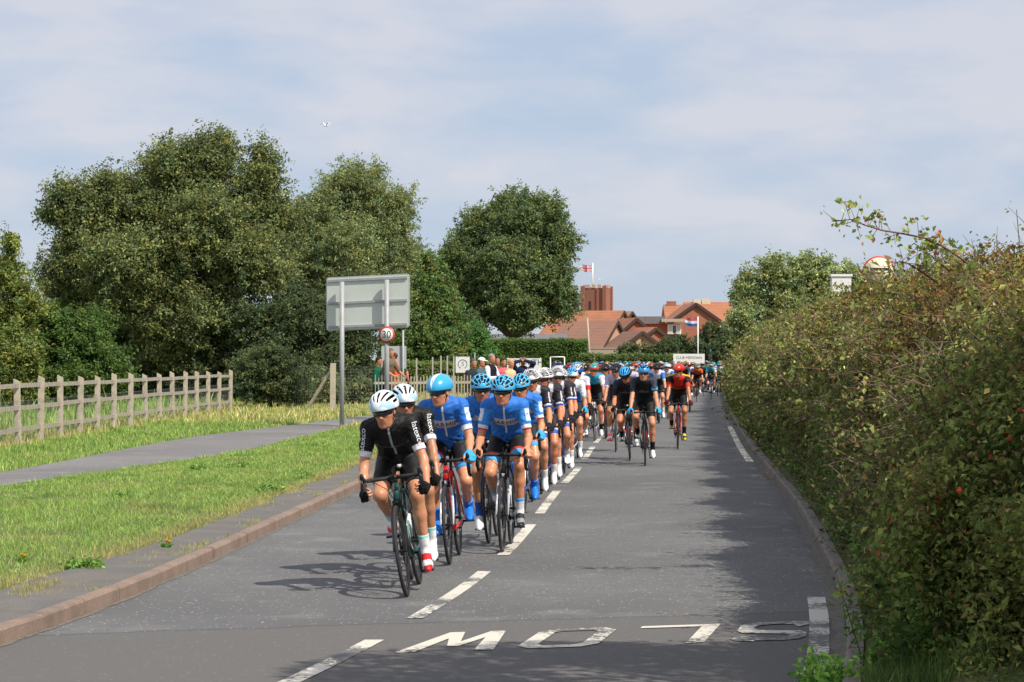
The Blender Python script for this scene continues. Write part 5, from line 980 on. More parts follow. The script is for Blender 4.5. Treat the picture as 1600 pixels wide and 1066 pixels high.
# --- the shrubby tree that stands up behind the far part of the hedge
tree('grey green shrubby tree standing above the far part of the hedge', 'tree', 79, [(1175,470,36,0), (1215,440,40,0), (1262,430,34,0), (1160,505,28,-1), (1230,490,50,0), (1285,455,28,0), (1205,418,14,0), (1285,420,12,0,1.5), (1255,418,12,0), (1330,440,30,.5), (1165,440,14,0)], .10, 46000, ['#848d64', '#6e784c', '#949a70', '#58643e'], [3,3,1.5,2], base=1225, trunk=.14, clump=.36, gap=.1, seed=54, name='sallow_tree')
# --- the tree beside the camera that throws the shade over SLOW (it stands outside the picture)
rng = np.random.default_rng(6); o = empty('roadside_tree', (4.9, 8.6, 0)); tag(o, 'roadside tree whose shade falls across the word on the road', 'tree'); n = 24000; d = unit(rng.normal(size=(n, 3)))*rng.uniform(.25, 1, (n, 1))**.5; C = d*np.array([2.2, 1.7, 1.6])+np.array([4.35, 10.1, 4.9]); k = (nz2(C[:, 0]*1.3+C[:, 1], C[:, 2]*1.5, 1.3, 3.) > -.25) & (C[:, 0] > C[:, 1]*.2105+.22); C = C[k]-np.array([4.9, 8.6, 0])
build_leaves('crown', C, .10*np.exp(rng.normal(0, .2, len(C))), palette(len(C), *hc1), o, rng=rng); mb = MB(); mb.tube([(0,0,-.1), (-.1,.2,2), (-.3,.6,4.6)], [.16,.12,.06], 10)
for k in range(9): a_ = k*.7; mb.tube([(-.1,.2,2.3+k*.2), (-.3+math.cos(a_)*.9, .6+math.sin(a_)*.9, 3.9+k*.15), (-.4+math.cos(a_)*1.7, .8+math.sin(a_)*1.6, 4.6+k*.15)], [.06,.04,.015], 6)
mb.build('trunk', bark_m, o, True)
# --- nettles and weeds at the hedge foot
def weeds(label, spots, h, n, cols, wts, leaf, seed, cat='plant', name='nettle_plant', flower=None, group=None):
    for i, (x, y) in enumerate(spots):
        rng = np.random.default_rng(seed+i); z0 = float(gz(x, y)); o = empty(name, (x, y, z0)); tag(o, label[i] if isinstance(label, list) else label, cat, group); mb = MB(); C = []; O_ = []
        for k in range(n):
            a = rng.uniform(0, 6.28); hh = h*rng.uniform(.5, 1.1); tip = Vector((math.cos(a)*hh*.3, math.sin(a)*hh*.3, hh)); b0 = Vector((rng.normal(0,.07), rng.normal(0,.07), -.02)); mb.tube([b0, b0+tip*.5, b0+tip], [.004,.003,.0015], 4, cap=False)
            for j in np.linspace(.15, 1, 9):
                for s in range(3): C.append(np.array(b0+tip*float(j))+rng.normal(0, leaf*.45, 3)); O_.append((math.cos(a), math.sin(a), .6))
        mb.build('stems', mat('green_stem', (.10,.13,.04), .8), o, True); C = np.array(C); C[:, 2] = np.maximum(C[:, 2], .01); build_leaves('leaves', C, leaf*np.exp(rng.normal(0,.2,len(C))), palette(len(C), cols, wts, rng), o, out=np.array(O_), asp=.5, rng=rng)
        if flower: Cf = np.array([[rng.normal(0, h*.18), rng.normal(0, h*.18), h*rng.uniform(.8, 1.1)] for _ in range(26)]); build_leaves('flowers', Cf, .022, np.tile(lin(flower), (26, 1)), o, asp=.9, rng=rng)
kx = lambda y, d: (float(RK(y))+d, y)
WL = ['yellow green weed %s' % t for t in ('at the very foot of the kerb end', 'beside the thick edge line', 'lowest down on the verge', 'pushed up against the nettles', 'in the shade of the hedge foot', 'at the bottom corner under the hedge', 'hanging over the kerb on to the road')]
weeds(WL, [kx(12.6,.05), kx(12.9,.35), kx(12.4,.6), kx(13.2,.75), kx(12.7,1.0), kx(12.5,1.3), kx(12.8,-.12)], .26, 13, ['#6f9440', '#86a84c', '#557a34'], [3,2,2], .050, 61, name='weed', group='weeds along the hedge foot')
NL = ('beside the thick edge line', 'just past the S of SLOW', 'level with the end of the edge line', 'under the reddest leaves', 'in full hedge shade', 'where the kerb begins to curve', 'furthest along the kerb', 'behind the yellow green weeds', 'deepest under the hedge', 'leaning over the kerb beside the edge line', 'leaning over the kerb level with the S', 'leaning over the kerb past the S', 'leaning over the kerb beyond the ragwort', 'over the kerb where the edge line ends')
weeds(['dark green nettle clump at the hedge foot, %s' % t for t in NL], [kx(13.8,.45), kx(14.6,.4), kx(15.5,.42), kx(16.6,.42), kx(18,.42), kx(19.6,.4), kx(21.5,.38), kx(13.6,.9), kx(14.2,1.2), kx(13.3,.30), kx(14.1,.30), kx(15.0,.28), kx(16.1,.28), kx(17.3,.28)], .55, 9, ['#4c6a34', '#5f7d3c', '#3d562c'], [3,2,2], .055, 71, group='nettles along the hedge foot')
weeds(['ragwort with small yellow flowers standing over the kerb', 'ragwort with yellow flowers deeper in the hedge foot'], [kx(14.5,.10), kx(17.1,.62)], .42, 5, ['#5f7d3c', '#6f8a44'], [1,1], .035, 91, name='ragwort_plant', flower='#d8a818')
docks = [((310,735),'broad dark dock plants in the middle of the verge'),((420,765),'dark dock plants at the footway edge of the verge'),((372,732),'dark dock plants near the far end of the verge'),((135,880),'low dark dock plant near the front of the verge'),((470,745),'dock plants where the verge narrows'),((200,775),'faint dark tuft in the left part of the verge'),((350,655),'dock plants between the path and the last fence posts')]
for i, ((px, py), lab) in enumerate(docks):
    x, y = unp(px, py, .13); weeds(lab, [(x, y)], .085, 20 if i < 3 else 12, ['#64803f', '#718c48', '#567038'], [3,2,2], .055, 200+i, name='dock_plant')
for (px, py), lab in (((262,851),'yellow dandelion at the footway edge'), ((36,876),'yellow dandelion in the front of the verge')):
    x, y = unp(px, py, .12); weeds(lab, [(x, y)], .07, 4, ['#5a7a3a'], [1], .03, 230, name='dandelion', flower='#e8a818')
# ================================================================ grass
def inpoly_road(x, y): return (x < LK(y)-.60+.06*nz2(y, x, 3.)) | (x > RK(y)+.35)
def grass(name, n, y0, y1, fx0, fx1, h, wd, cols, wts, seed, pw=1.25, mask=None, lean=.35):
    rng = np.random.default_rng(seed); y = y0*(y1/y0)**(rng.uniform(size=n)**(1/pw)); x = fx0(y)+(fx1(y)-fx0(y))*rng.uniform(size=n); k = np.ones(n, bool)
    if mask is not None: k = mask(x, y, rng)
    x, y = x[k], y[k]; n = len(x); z = gz(x, y)-.005 if n else x; sc = np.clip(y/26, .8, 2.2)
    tall = (1+.45*nz2(x, y, 1.2, 1.)+.35*nz2(x, y, 3.1, 6.)); hh = h*np.clip(tall, .35, 2)*np.exp(rng.normal(0, .28, n)); a = rng.uniform(0, 2*np.pi, n); w_ = wd*sc*np.exp(rng.normal(0, .2, n)); b = rng.uniform(0, 2*np.pi, n); ln = np.abs(rng.normal(0, lean, n))*hh
    ca, sa = np.cos(a)*w_/2, np.sin(a)*w_/2; V = np.empty((n, 5, 3), 'f4'); cb, sb = np.cos(b)*ln, np.sin(b)*ln
    V[:, 0] = np.stack([x-ca, y-sa, z], 1); V[:, 1] = np.stack([x+ca, y+sa, z], 1); V[:, 2] = np.stack([x+ca*.8+cb*.35, y+sa*.8+sb*.35, z+hh*.55], 1); V[:, 3] = np.stack([x-ca*.8+cb*.35, y-sa*.8+sb*.35, z+hh*.55], 1); V[:, 4] = np.stack([x+cb, y+sb, z+hh*.95], 1)
    i = (np.arange(n)*5)[:, None]; q = i+np.array([[0,1,2,3]]); t = i+np.array([[3,2,4]]); col = palette(n, cols, wts, rng, .18)
    dry = sm(nz2(x, y, .9, 5.)+.5*nz2(x, y, 2.7, 1.), .35, .9)[:, None]; edge = sm(.50-(LK(y)-.56-.24*sm(24-y, 0, 8)-x), 0, .5)[:, None]*(x < LK(y))[:, None]; dry = np.maximum(dry*.42, edge*.8); col = col*(1-dry)+np.array(lin('#b5a772'))*np.exp(rng.normal(0,.2,(n,1)))*dry
    dk = sm(nz2(x, y, 1.6, 11.), .30, .8)[:, None]*(1-edge); col = col*(1-dk*np.array([[.42, .25, .35]])); col = col*(1+.16*nz2(x, y, 4.2, 2.)+.10*nz2(x, y, 9., 6.))[:, None]
    return tag(link(name, mesh_np(name, V.reshape(-1, 3), [q, t], False, np.repeat(col, 5, 0)), grass_m), kind='stuff')
GC = (['#748a44', '#647e3b', '#869656', '#547038', '#929260'], [4,3,2,2,1]); DR = (['#b5a677', '#a59468', '#868a4e', '#7a8646', '#9c8a5c'], [2,2,3,3,1])
grass('grass', 250000, 14, 62, PN, lambda y: LK(y)-.60, .046, .0062, *GC, 101, pw=1.0, lean=.75, mask=lambda x, y, r: x < LK(y)-.58-.24*sm(24-y, 0, 8)+.07*nz2(y, x, 3.))
grass('grass', 34000, 14, 60, lambda y: LK(y)-.68, lambda y: LK(y)-.10, .04, .006, *GC, 102, mask=lambda x, y, r: (nz2(x*4, y*.8, 1.5, 3.) > .25) & ((x > LK(y)-.19) | (x < LK(y)-.5) | (r.uniform(size=len(x)) < .15)))
grass('grass', 5000, 11.6, 13.6, lambda y: RK(y)+.12, lambda y: RK(y)+.75, .13, .006, ['#4c6030', '#425429', '#5e6c3a'], [2,2,1], 108, lean=.5)
grass('grass', 60000, 32, 90, lambda y: np.full_like(y, -9.3)-.0*y, PF, .075, .009, *GC, 103, lean=.3)
grass('grass', 14000, 34, 92, lambda y: np.full_like(y, -10.6), lambda y: np.full_like(y, -8.75), .15, .009, *DR, 104, lean=.25, mask=lambda x, y, r: nz2(x, y, .7, 4.) > -.35)
grass('grass', 30000, 40, 130, lambda y: np.full_like(y, -30.), lambda y: np.full_like(y, -9.6), .3, .02, *GC, 105)
grass('grass', 22000, 56, 132, PN, lambda y: LK(y)-.25, .10, .012, *DR, 106)
grass('grass', 24000, 60, 130, lambda y: np.full_like(y, -9.), PF, .13, .014, *DR, 107)
# ================================================================ fences
wood = mat('weathered_timber', (.47,.41,.31), .9, noise=[(7, (.34,.30,.235), .45, .7), (40, (.49,.45,.37), .5, .7)], bump=(60, .6, .01)); galv = mat('galvanised_steel', (.36,.375,.38), .55, metal=.1, noise=(6, (.30,.31,.32), .4, .7)); wire = mat('fence_wire', (.20,.21,.20), .5, metal=.5)
o = empty('timber_fence', (-9.1, 45, 0)); tag(o, 'weathered post and three rail timber fence beside the path', 'fence'); O = Vector(o.location); rr = random.Random(4)
px_ = [-45, -6, 29, 63, 94, 125, 152, 178, 204, 228, 250, 270, 289, 307, 325, 342, 360]
PP = []
for i, x in enumerate(px_):
    Y = 44.9+(i-2)*2.15; X = (x-800)/F*Y; PP.append(Vector((X, Y, .12)))
for i, p in enumerate(PP):
    h = 1.28+rr.uniform(-.03,.03); a = rr.gauss(0,.014); mb = MB(); w_, d_ = .056, .035; z0 = -.15-.0
    v = [(-w_,-d_,z0),(w_,-d_,z0),(w_,d_,z0),(-w_,d_,z0),(-w_+a*h,-d_,h),(w_+a*h,-d_,h-.055),(w_+a*h,d_,h-.055),(-w_+a*h,d_,h)]
    mb.add([Vector(q)+p-O for q in v], [(0,3,2,1),(4,5,6,7),(0,1,5,4),(1,2,6,5),(2,3,7,6),(3,0,4,7)]); mb.build('post', wood, o)
for z in (1.12, .72, .32):
    mb = MB()
    for a, b in zip(PP[:-1], PP[1:]):
        q = Vector((0, .055, z+rr.uniform(-.012,.012))); mb.beam(a+q-O, b+q-O+Vector((0,.0,rr.uniform(-.01,.01))), .028, .082)
    mb.build('rail', mat('rail_timber', (.35,.31,.25), .9, noise=[(7, (.22,.205,.18), .45, .7)], bump=(60, .6, .01)), o)
mb = MB()
for a, b in zip(PP[:-1], PP[1:]):
    for k in range(9): z = .04+k*.10; mb.tube([a+Vector((0,.085,z))-O, b+Vector((0,.085,z))-O], .0022, 3, cap=False)
    for k in range(22): q = a.lerp(b, k/22)+Vector((0,.085,0))-O; mb.tube([q, q+Vector((0,0,.86))], .0018, 3, cap=False)
mb.build('wire_mesh', wire, o)
o = empty('wire_fence', (-5.6, 76, 0)); tag(o, 'tall wire mesh fence with a heavy corner post and diagonal brace', 'fence'); O = Vector(o.location); B = [P3(438, 640, 78), P3(520, 640, 76), P3(584, 640, 75)]
for p in B: p.z = .1
MB().beam(B[1]-O-Vector((0,0,.2)), B[1]-O+Vector((.01,0,1.52)), .17, .15).build('post', wood, o); MB().beam(B[1]-O+Vector((-.05,.02,1.30)), B[1]-O+Vector((-.78,.35,.15)), .085, .085).build('brace', wood, o)
MB().beam(B[0]-O-Vector((0,0,.2)), B[0]-O+Vector((0,0,1.4)), .1, .1).build('post', wood, o)
mb = MB()
for a, b in zip(B[:-1], B[1:]):
    for k in range(15): z = .02+k*.10; mb.tube([a+Vector((0,.09,z))-O, b+Vector((0,.09,z))-O], .003, 3, cap=False)
    n = int((b-a).length/.1)
    for k in range(n): q = a.lerp(b, k/n)+Vector((0,.09,0))-O; mb.tube([q, q+Vector((0,0,1.42))], .0026, 3, cap=False)
mb.build('wire_mesh', wire, o)
# paling fence
pale = mat('pale_bleached_wood', (.42,.38,.27), .85, noise=(12, (.33,.30,.22), .4, .7)); o = empty('paling_fence', (-2.4, 64, 0)); tag(o, 'pale upright paling fence behind the road sign posts', 'fence'); O = Vector(o.location); a0, b0 = P3(584, 580, 63), P3(752, 581, 65.5)
for z in (.35, 1.12): MB().beam(Vector((a0.x, a0.y+.03, z))-O, Vector((b0.x, b0.y+.03, z+.0))-O, .03, .06).build('rail', pale, o)
n = 34; rr = random.Random(2)
for i in range(n):
    q = a0.lerp(b0, (i+.5)/n); h = 1.30+rr.uniform(-.05,.04); g = i < 5; mb = MB(); w_ = .032 if not g else .02; mb.beam(Vector((q.x+rr.gauss(0,.006), q.y, 0))-O, Vector((q.x+rr.gauss(0,.010), q.y, h))-O, .016, w_*1.0) if False else mb.box(Vector((q.x, q.y, h/2))-O, (w_, .018, h), rz=rr.uniform(-.1,.1)); mb.build('pale', galv if g else pale, o)
# thin concrete posts further back
o = empty('post_and_wire_fence', (-1.5, 84, 0)); tag(o, 'thin pale fence posts strung with wire in front of the conifer bush', 'fence'); O = Vector(o.location)
for x, t in ((676,558),(689,556),(699,556),(709,557),(742,551),(651,560),(753,560)): p = P3(x, t, 84); MB().beam(Vector((p.x,p.y,0))-O, p-O, .05, .05).build('post', mat('concrete', (.40,.39,.35), .9), o)
mb = MB()
for z in (.6, 1.0, 1.4): mb.tube([P3(651, 0, 84)*1 - Vector((0,0,P3(651,0,84).z-z)) - O, P3(756, 0, 84)-Vector((0,0,P3(756,0,84).z-z))-O], .006, 4)
mb.build('wire', wire, o)
# ================================================================ the big direction sign seen from behind, and the speed limit sign
o = empty('direction_sign', (-4.1, 59.1, .1)); tag(o, 'large grey backed road sign on two steel posts, seen from behind', 'sign'); O = Vector(o.location); A_, B_ = P3(537, 0, 59.2), P3(607, 0, 58.9)
s_m = mat('sign_back_grey', (.56,.60,.56), .5, noise=(3, (.52,.56,.53), .4, .7)); L0 = P3(511, 475, 59.4); R0 = P3(639, 472, 58.8); zt, zb = 3.73, 2.50; dr = (R0-L0).normalized(); dr.z = 0; nrm = Vector((dr.y, -dr.x, 0)).normalized()
def rrect(c, dx, w_, h, r, n=5):
    pts = []
    for (sx_, sz, a0_) in ((1,1,0),(-1,1,90),(-1,-1,180),(1,-1,270)):
        for k in range(n+1): a = R(a0_+90*k/n); pts.append(c+dx*((w_/2-r)*sx_+r*math.cos(a))+Vector((0,0,1))*((h/2-r)*sz+r*math.sin(a)))
    return pts
c = (Vector((L0.x,L0.y,0))+Vector((R0.x,R0.y,0)))/2; c.z = (zt+zb)/2; wS = Vector((R0.x-L0.x, R0.y-L0.y)).length
zt_, tilt = 0, .035; dr2 = (dr+Vector((0,0,tilt))).normalized()
MB().poly([p-O for p in rrect(c, dr2, wS, 1.27, .06)], -nrm*-.0-nrm*-.02).build('panel', s_m, o)
fr_ = MB(); out = rrect(c, dr2, wS+.02, 1.29, .07); 
fr_.tube([p-O+nrm*.004 for p in out], .014, 5, closed=True); fr_.build('rim', galv, o, True)
for z in (.57, .02, -.56):
    q = c+Vector((0,0,z))+nrm*.035; MB().beam(q-dr2*(wS/2-.03)-O, q+dr2*(wS/2-.03)-O, .05, .055).build('bracket_rail', galv, o)
MB().box(c-O-dr2*(wS/2-.17)+Vector((0,0,-.42))+nrm*.004, (.14,.004,.06), rz=math.atan2(dr.y, dr.x)).build('sticker', mat('white_sticker', (.8,.8,.8), .5), o)
for q, top in ((A_, 3.62), (B_, 3.66)): MB().tube([Vector((q.x,q.y,-.2))+nrm*.12-O, Vector((q.x,q.y,top))+nrm*.12-O], .058, 14).build('post', galv, o, True)
sp = Vector((B_.x, B_.y, 2.33))+nrm*.19; sp.x += .02; o = empty('speed_limit_sign', tuple(sp)); tag(o, 'round red rimmed speed limit sign reading 30 on the sign post', 'sign')
f = nrm; white_r = mat('reflective_white', (.75,.75,.72), .45); red_r = mat('reflective_red', (.55,.05,.04), .45); blk_r = mat('sign_black', (.02,.02,.02), .5)
MB().disc((0,0,0), f, .205, .012, 40).build('plate', red_r, o, True); MB().disc(f*.008, f, .158, .006, 40).build('disc', white_r, o, True)
text_on('30', .25, f*.013, dr, (0,0,1), blk_r, o, 'numerals', .95, .0); MB().box(f*-.05, (.12,.08,.05), rz=math.atan2(dr.y, dr.x)).build('clamp', galv, o)
# grey board on a post behind the spectators
o = empty('notice_board', (P3(616,560,70).x, 70, .1)); tag(o, 'back of a grey notice board on a thin pole behind the people at the fence', 'sign'); O = Vector(o.location); a, b = P3(596,541,70), P3(635,576,70)
MB().box((a+b)/2-O, (b.x-a.x, .03, a.z-b.z)).build('panel', mat('board_grey', (.40,.41,.42), .6), o); MB().tube([Vector((P3(630,0,70).x, 69.93, -.1))-O, Vector((P3(630,0,70).x, 69.93, P3(0,516,70).z))-O], .03, 8).build('pole', galv, o, True)
o = empty('marker_pole', (P3(645,0,62).x, 62, 0)); tag(o, 'thin leaning red and white pole in front of the paling fence', 'pole'); O = Vector(o.location); a, b = P3(636,580,62), Vector((P3(646,0,62).x, 62, .05))
for i in range(4): MB().tube([a.lerp(b, i/4)-O, a.lerp(b, (i+1)/4)-O], .028, 8).build('band', white_r if i % 2 else mat('faded_red', (.5,.15,.13), .6), o, True)
# small white club sign with a ring emblem
p = P3(723, 570, 66); o = empty('club_sign', (p.x, 66, 0)); tag(o, 'small white sign with a grey ring emblem next to the spectators', 'sign'); O = Vector(o.location); s = F/66
MB().box(p-O, (22/s, .02, 25/s)).build('panel', white_r, o); em = MB(); gm = mat('emblem_grey', (.25,.27,.28), .6)
for k in range(14):
    a0_ = R(-60+k*22); a1_ = R(-60+k*22+18); q = p-O+Vector((0,-.014,.02)); em.tube([q+Vector((math.cos(a0_),0,math.sin(a0_)))*.115, q+Vector((math.cos((a0_+a1_)/2),0,math.sin((a0_+a1_)/2)))*.125, q+Vector((math.cos(a1_),0,math.sin(a1_)))*.11], .009, 4)
em.build('emblem', gm, o, True); text_on('S', .17, p-O+Vector((0,-.014,.02)), (1,0,0), (0,0,1), gm, o, 'lettering')
em = MB(); em.tube([p-O+Vector((-7/s,0,11/s)), p-O+Vector((-7/s,0,17/s)), p-O+Vector((7/s,0,17/s)), p-O+Vector((7/s,0,11/s))], .014, 6); em.build('handle', mat('rusty_steel', (.3,.17,.12), .8), o, True)
for x in (-7, 7): MB().box((x/s, 0, (p.z-O.z)/2-.2), (.04,.04,p.z-.35)).build('leg', wood, o)
# banners
def banner(label, Y, x0, x1, y0, y1, lines, cat='banner', m=None):
    a, b = P3(x0, y0, Y), P3(x1, y1, Y); o = empty('banner', ((a.x+b.x)/2, Y, 0)); tag(o, label, cat); O = Vector(o.location); MB().box((a+b)/2-O, (b.x-a.x, .02, a.z-b.z)).build('cloth_panel', m or mat('banner_white', (.74,.74,.70), .7), o)
    for x in (a.x+.03, b.x-.03): MB().tube([(x-O.x, .03, -.05), (x-O.x, .03, a.z+.02)], .02, 6).build('post', galv, o, True)
    for (t, sz, fy, sx) in lines: text_on(t, sz, Vector((0, -.014, a.z+(b.z-a.z)*fy)), (1,0,0), (0,0,1), blk_r if sx < 9 else blk_r, o, 'lettering', sx)
banner('white banner with dark lettering behind the man shading his eyes', 69, 792, 846, 560, 598, [('EXMOUTH', .22, .17, 1.0)])
banner('long white banner in front of the flagpole', 138, 1052, 1101, 553, 568, [('CLUB MERIDIAN', .22, .42, .92)])
MB_ = MB(); a = P3(860,558,110); b = P3(882,580,110); o = empty('goal_frame', (a.x, 110, 0)); tag(o, 'thin white metal frame standing in front of the clipped hedge', 'frame'); O = Vector(o.location)
for q0, q1 in ((Vector((a.x,110,0)), a), (a, Vector((b.x,110,a.z))), (Vector((b.x,110,a.z)), Vector((b.x,110,0)))): MB().tube([q0-O, q1-O], .03, 6).build('bar', white_r, o, True)
# flags
def flag(label, Y, px, top, fy0, fy1, fx, kind, base=.1, r=.035):
    a = P3(px, top, Y); o = empty('flagpole', (a.x, Y, base)); tag(o, label+' pole', 'flagpole'); MB().tube([(0,0,0), (0,0,a.z-base)], r, 8).build('pole', mat('white_paint', (.78,.78,.76), .5), o, True)
    p0 = P3(px, fy0, Y); p1 = P3(fx, fy1, Y); Wd, Hh = p0.x-p1.x, p0.z-p1.z; f_ = empty('flag', (a.x-r*1.5, Y, p0.z)); tag(f_, label, 'flag')
    nx, nz_ = 26, 16; V = []; col = []; fc = []
    for i in range(nx+1):
        for j in range(nz_+1):
            u, v = i/nx, j/nz_; V.append((-Wd*u, .10*Wd*math.sin(u*9+v*1.2)*u, -Hh*v-.10*Hh*math.sin(u*5)*u))
            if kind == 'tri': c = '#c8585c' if v < .33 else ('#dfe2ea' if v < .66 else '#2c62a8')
            else:
                X_, Y_ = (u-.5)*2, (v-.5)*2; d1 = min(abs(X_-Y_), abs(X_+Y_)); c = '#6a76a8'
                if d1 < .42: c = '#e4e0e4'
                if d1 < .14: c = '#cc6a74'
                if abs(X_) < .30 or abs(Y_) < .42: c = '#e4e0e4'
                if abs(X_) < .17 or abs(Y_) < .24: c = '#cf5560'
            col.append(lin(c))
    idx_ = np.arange((nx+1)*(nz_+1)).reshape(nx+1, nz_+1); q = np.stack([idx_[:-1,:-1], idx_[1:,:-1], idx_[1:,1:], idx_[:-1,1:]], -1).reshape(-1, 4)
    link('cloth', mesh_np('cloth', np.array(V), q, True, np.array(col)), mat('flag_cloth', (.5,.5,.5), .8, attr='Col', trans=.35), f_)
flag('red, white and blue striped flag flying before the brick gable', 141, 1090.5, 495, 497, 510, 1072, 'tri')
flag('crossed red, white and blue flag flying over the church tower', 598, 926, 411, 414, 425, 909, 'uj', base=18, r=.16)
# ================================================================ buildings
brick = mat('red_brick', (.34,.12,.075), .9, noise=[(.35, (.38,.15,.09), .4, .65), (3, (.28,.10,.065), .5, .75)]); brick2 = mat('pale_brick', (.50,.28,.19), .9, noise=(.5, (.42,.24,.17), .4, .7)); tile_o = mat('orange_tiles', (.37,.145,.07), .85, noise=[(.6, (.29,.115,.065), .4, .7), (6, (.41,.19,.10), .5, .8)]); tile_b = mat('brown_tiles', (.25,.125,.085), .9, noise=[(.6, (.20,.11,.08), .4, .7), (5, (.30,.16,.11), .5, .8)])
dkw = mat('dark_timber', (.05,.03,.025), .8); cream = mat('cream_render', (.62,.56,.42), .85, noise=(1, (.54,.49,.38), .4, .7)); slate = mat('slate', (.16,.155,.16), .8, noise=(4, (.12,.12,.125), .4, .7)); win_w = mat('white_window', (.78,.78,.76), .4); pane = mat('window_glass', (.03,.035,.04), .08, spec=.8); stone = mat('garden_wall_stone', (.38,.30,.225), .9, noise=(1.2, (.40,.31,.24), .4, .7))
def courses(m, sc=3.0):
    """rows of tiles or brick courses as a fine bump and slight tone change"""
    t = m.node_tree; n = t.nodes; l = t.links.new; b = n['Principled BSDF']; co = [k for k in n if k.type == 'TEX_COORD'][0].outputs['Object']; w_ = n.new('ShaderNodeTexWave'); w_.bands_direction = 'Z'; w_.inputs['Scale'].default_value = sc; w_.inputs['Distortion'].default_value = .4; l(co, w_.inputs['Vector'])
    src = b.inputs['Base Color'].links[0].from_socket; x = n.new('ShaderNodeMix'); x.data_type = 'RGBA'; x.blend_type = 'MULTIPLY'; mr = n.new('ShaderNodeMapRange'); l(w_.outputs[0], mr.inputs[0]); mr.inputs[1].default_value = 0; mr.inputs[2].default_value = .35; mr.inputs[3].default_value = .35; mr.inputs[4].default_value = 0; l(mr.outputs[0], x.inputs[0]); l(src, x.inputs[6]); x.inputs[7].default_value = (.6,.6,.6,1); l(x.outputs[2], b.inputs['Base Color'])
for m_ in (tile_o, tile_b): courses(m_, 1.1)
def house(label, Y, apex, ridge_len, W, eave_drop, alpha, wall, roof, over=.25, base=0, wins=(), chim=(), name='house', barge=dkw, gable_m=None):
    """gabled house: apex = photo pixel of the near ridge end; ridge runs back-left at alpha (degrees off the picture plane)"""
    a = P3(apex[0], apex[1], Y); o = empty(name, (a.x, Y, base)); tag(o, label, 'house'); H = a.z-base; al = R(alpha); rd = Vector((-math.cos(al), math.sin(al), 0)); wd = Vector((math.sin(al), math.cos(al), 0)); Z = Vector((0,0,1)); E = H-eave_drop
    def pt(r_, w_, z): return rd*r_+wd*w_+Z*z
    h = W/2; mb = MB(); pg = [pt(0,-h,0), pt(0,h,0), pt(0,h,E), pt(0,0,H-.12), pt(0,-h,E)]; mb.poly(pg, rd*ridge_len); mb.build('wall', wall, o)
    sl = eave_drop/h; ov = .45
    for s, nm in ((-1, 'roof'), (1, 'roof')):
        p = [pt(-over, 0, H), pt(-over, s*(h+ov), E-ov*sl), pt(ridge_len+over, s*(h+ov), E-ov*sl), pt(ridge_len+over, 0, H)]; MB().poly(p, Z*.12).build('roof', roof, o)
        if barge: MB().beam(pt(-over-.03, 0, H-.02), pt(-over-.03, s*(h+ov), E-ov*sl-.02), .06, .28).build('bargeboard', barge, o)
    for (w_, z, ww, hh) in wins:   # windows on the gable wall
        fo = MB().box(pt(-.03, w_, z), (.08, ww, hh), M=Matrix((rd, wd, Z)).transposed()).build('window', win_w, o); g = MB()
        for k in (-1, 1): g.box(pt(-.08, w_+k*ww*.235, z), (.02, ww*.38, hh*.80), M=Matrix((rd, wd, Z)).transposed())
        g.build('pane', pane, fo)
    for (r_, w_, ht_, sz, cm) in chim:
        c_ = MB().box(pt(r_, w_, H+ht_/2-.5), (sz, sz*.8, ht_+1), rz=0).build('chimney', cm, o); MB().tube([pt(r_, w_, H+ht_), pt(r_, w_, H+ht_+.35)], .14, 8).build('pot', tile_o, c_, True)
    return o
def facade(label, Y, x0, x1, ytop, yb, dep, wall, name='house', z0=0):
    a, b = P3(x0, ytop, Y), P3(x1, yb, Y); o = empty(name, ((a.x+b.x)/2, Y, 0)); tag(o, label, 'house'); MB().box(((0), dep/2, a.z/2), (b.x-a.x, dep, a.z)).build('wall', wall, o); return o, a, b
# brick church tower with battlements
Y = 600; a = P3(912, 445, Y); b = P3(953, 445, Y); s = F/Y; o = empty('church_tower', ((a.x+b.x)/2, Y, 0)); tag(o, 'square red brick church tower with battlements and flag', 'church tower'); al = R(62); u = Vector((math.sin(al), -math.cos(al)*-1*-1, 0)); u = Vector((math.cos(R(-18)), math.sin(R(-18)), 0)); v = Vector((-u.y, u.x, 0)); wT = 5.6; Ht = a.z-.9
MT = Matrix((u, v, Vector((0,0,1)))).transposed(); tb = mat('tower_brick', (.30,.115,.08), .9, noise=(.3, (.26,.10,.07), .4, .7)); tb2 = mat('tower_stone_trim', (.50,.34,.25), .9)
MB().box((0,0,Ht/2), (wT, wT, Ht), M=MT).build('wall', tb, o)
for sx_ in (-1, 1):
    for sy_ in (-1, 1): MB().box(u*(sx_*wT/2)+v*(sy_*wT/2)+Vector((0,0,Ht/2+.25)), (.9, .9, Ht+.5), M=MT).build('buttress', tb, o)
for k in range(4):
    for sx_, ax_, bx_ in ((1,u,v), (-1,u,v), (1,v,u), (-1,v,u)):
        if k < 3: MB().box(ax_*(sx_*(wT/2-.1))+bx_*((k-1)*1.45)+Vector((0,0,Ht+.42)), (.85, .5, .85) if ax_ is v else (.5, .85, .85), M=MT).build('battlement', tb2, o)
for sgn, ax_, bx_ in ((-1, v, u), (-1, u, v)):
    for xx_ in (-.9,): MB().box(ax_*(sgn*(wT/2+.04))+bx_*xx_+Vector((0,0,Ht-4.2)), (.5, .12, 2.0) if ax_ is v else (.12, .5, 2.0), M=MT).build('belfry_opening', dkw, o)
    MB().box(ax_*(sgn*(wT/2+.10))+bx_*1.0+Vector((0,0,Ht/2)), (.45, .3, Ht) if ax_ is v else (.3, .45, Ht), M=MT).build('pilaster', tb, o)
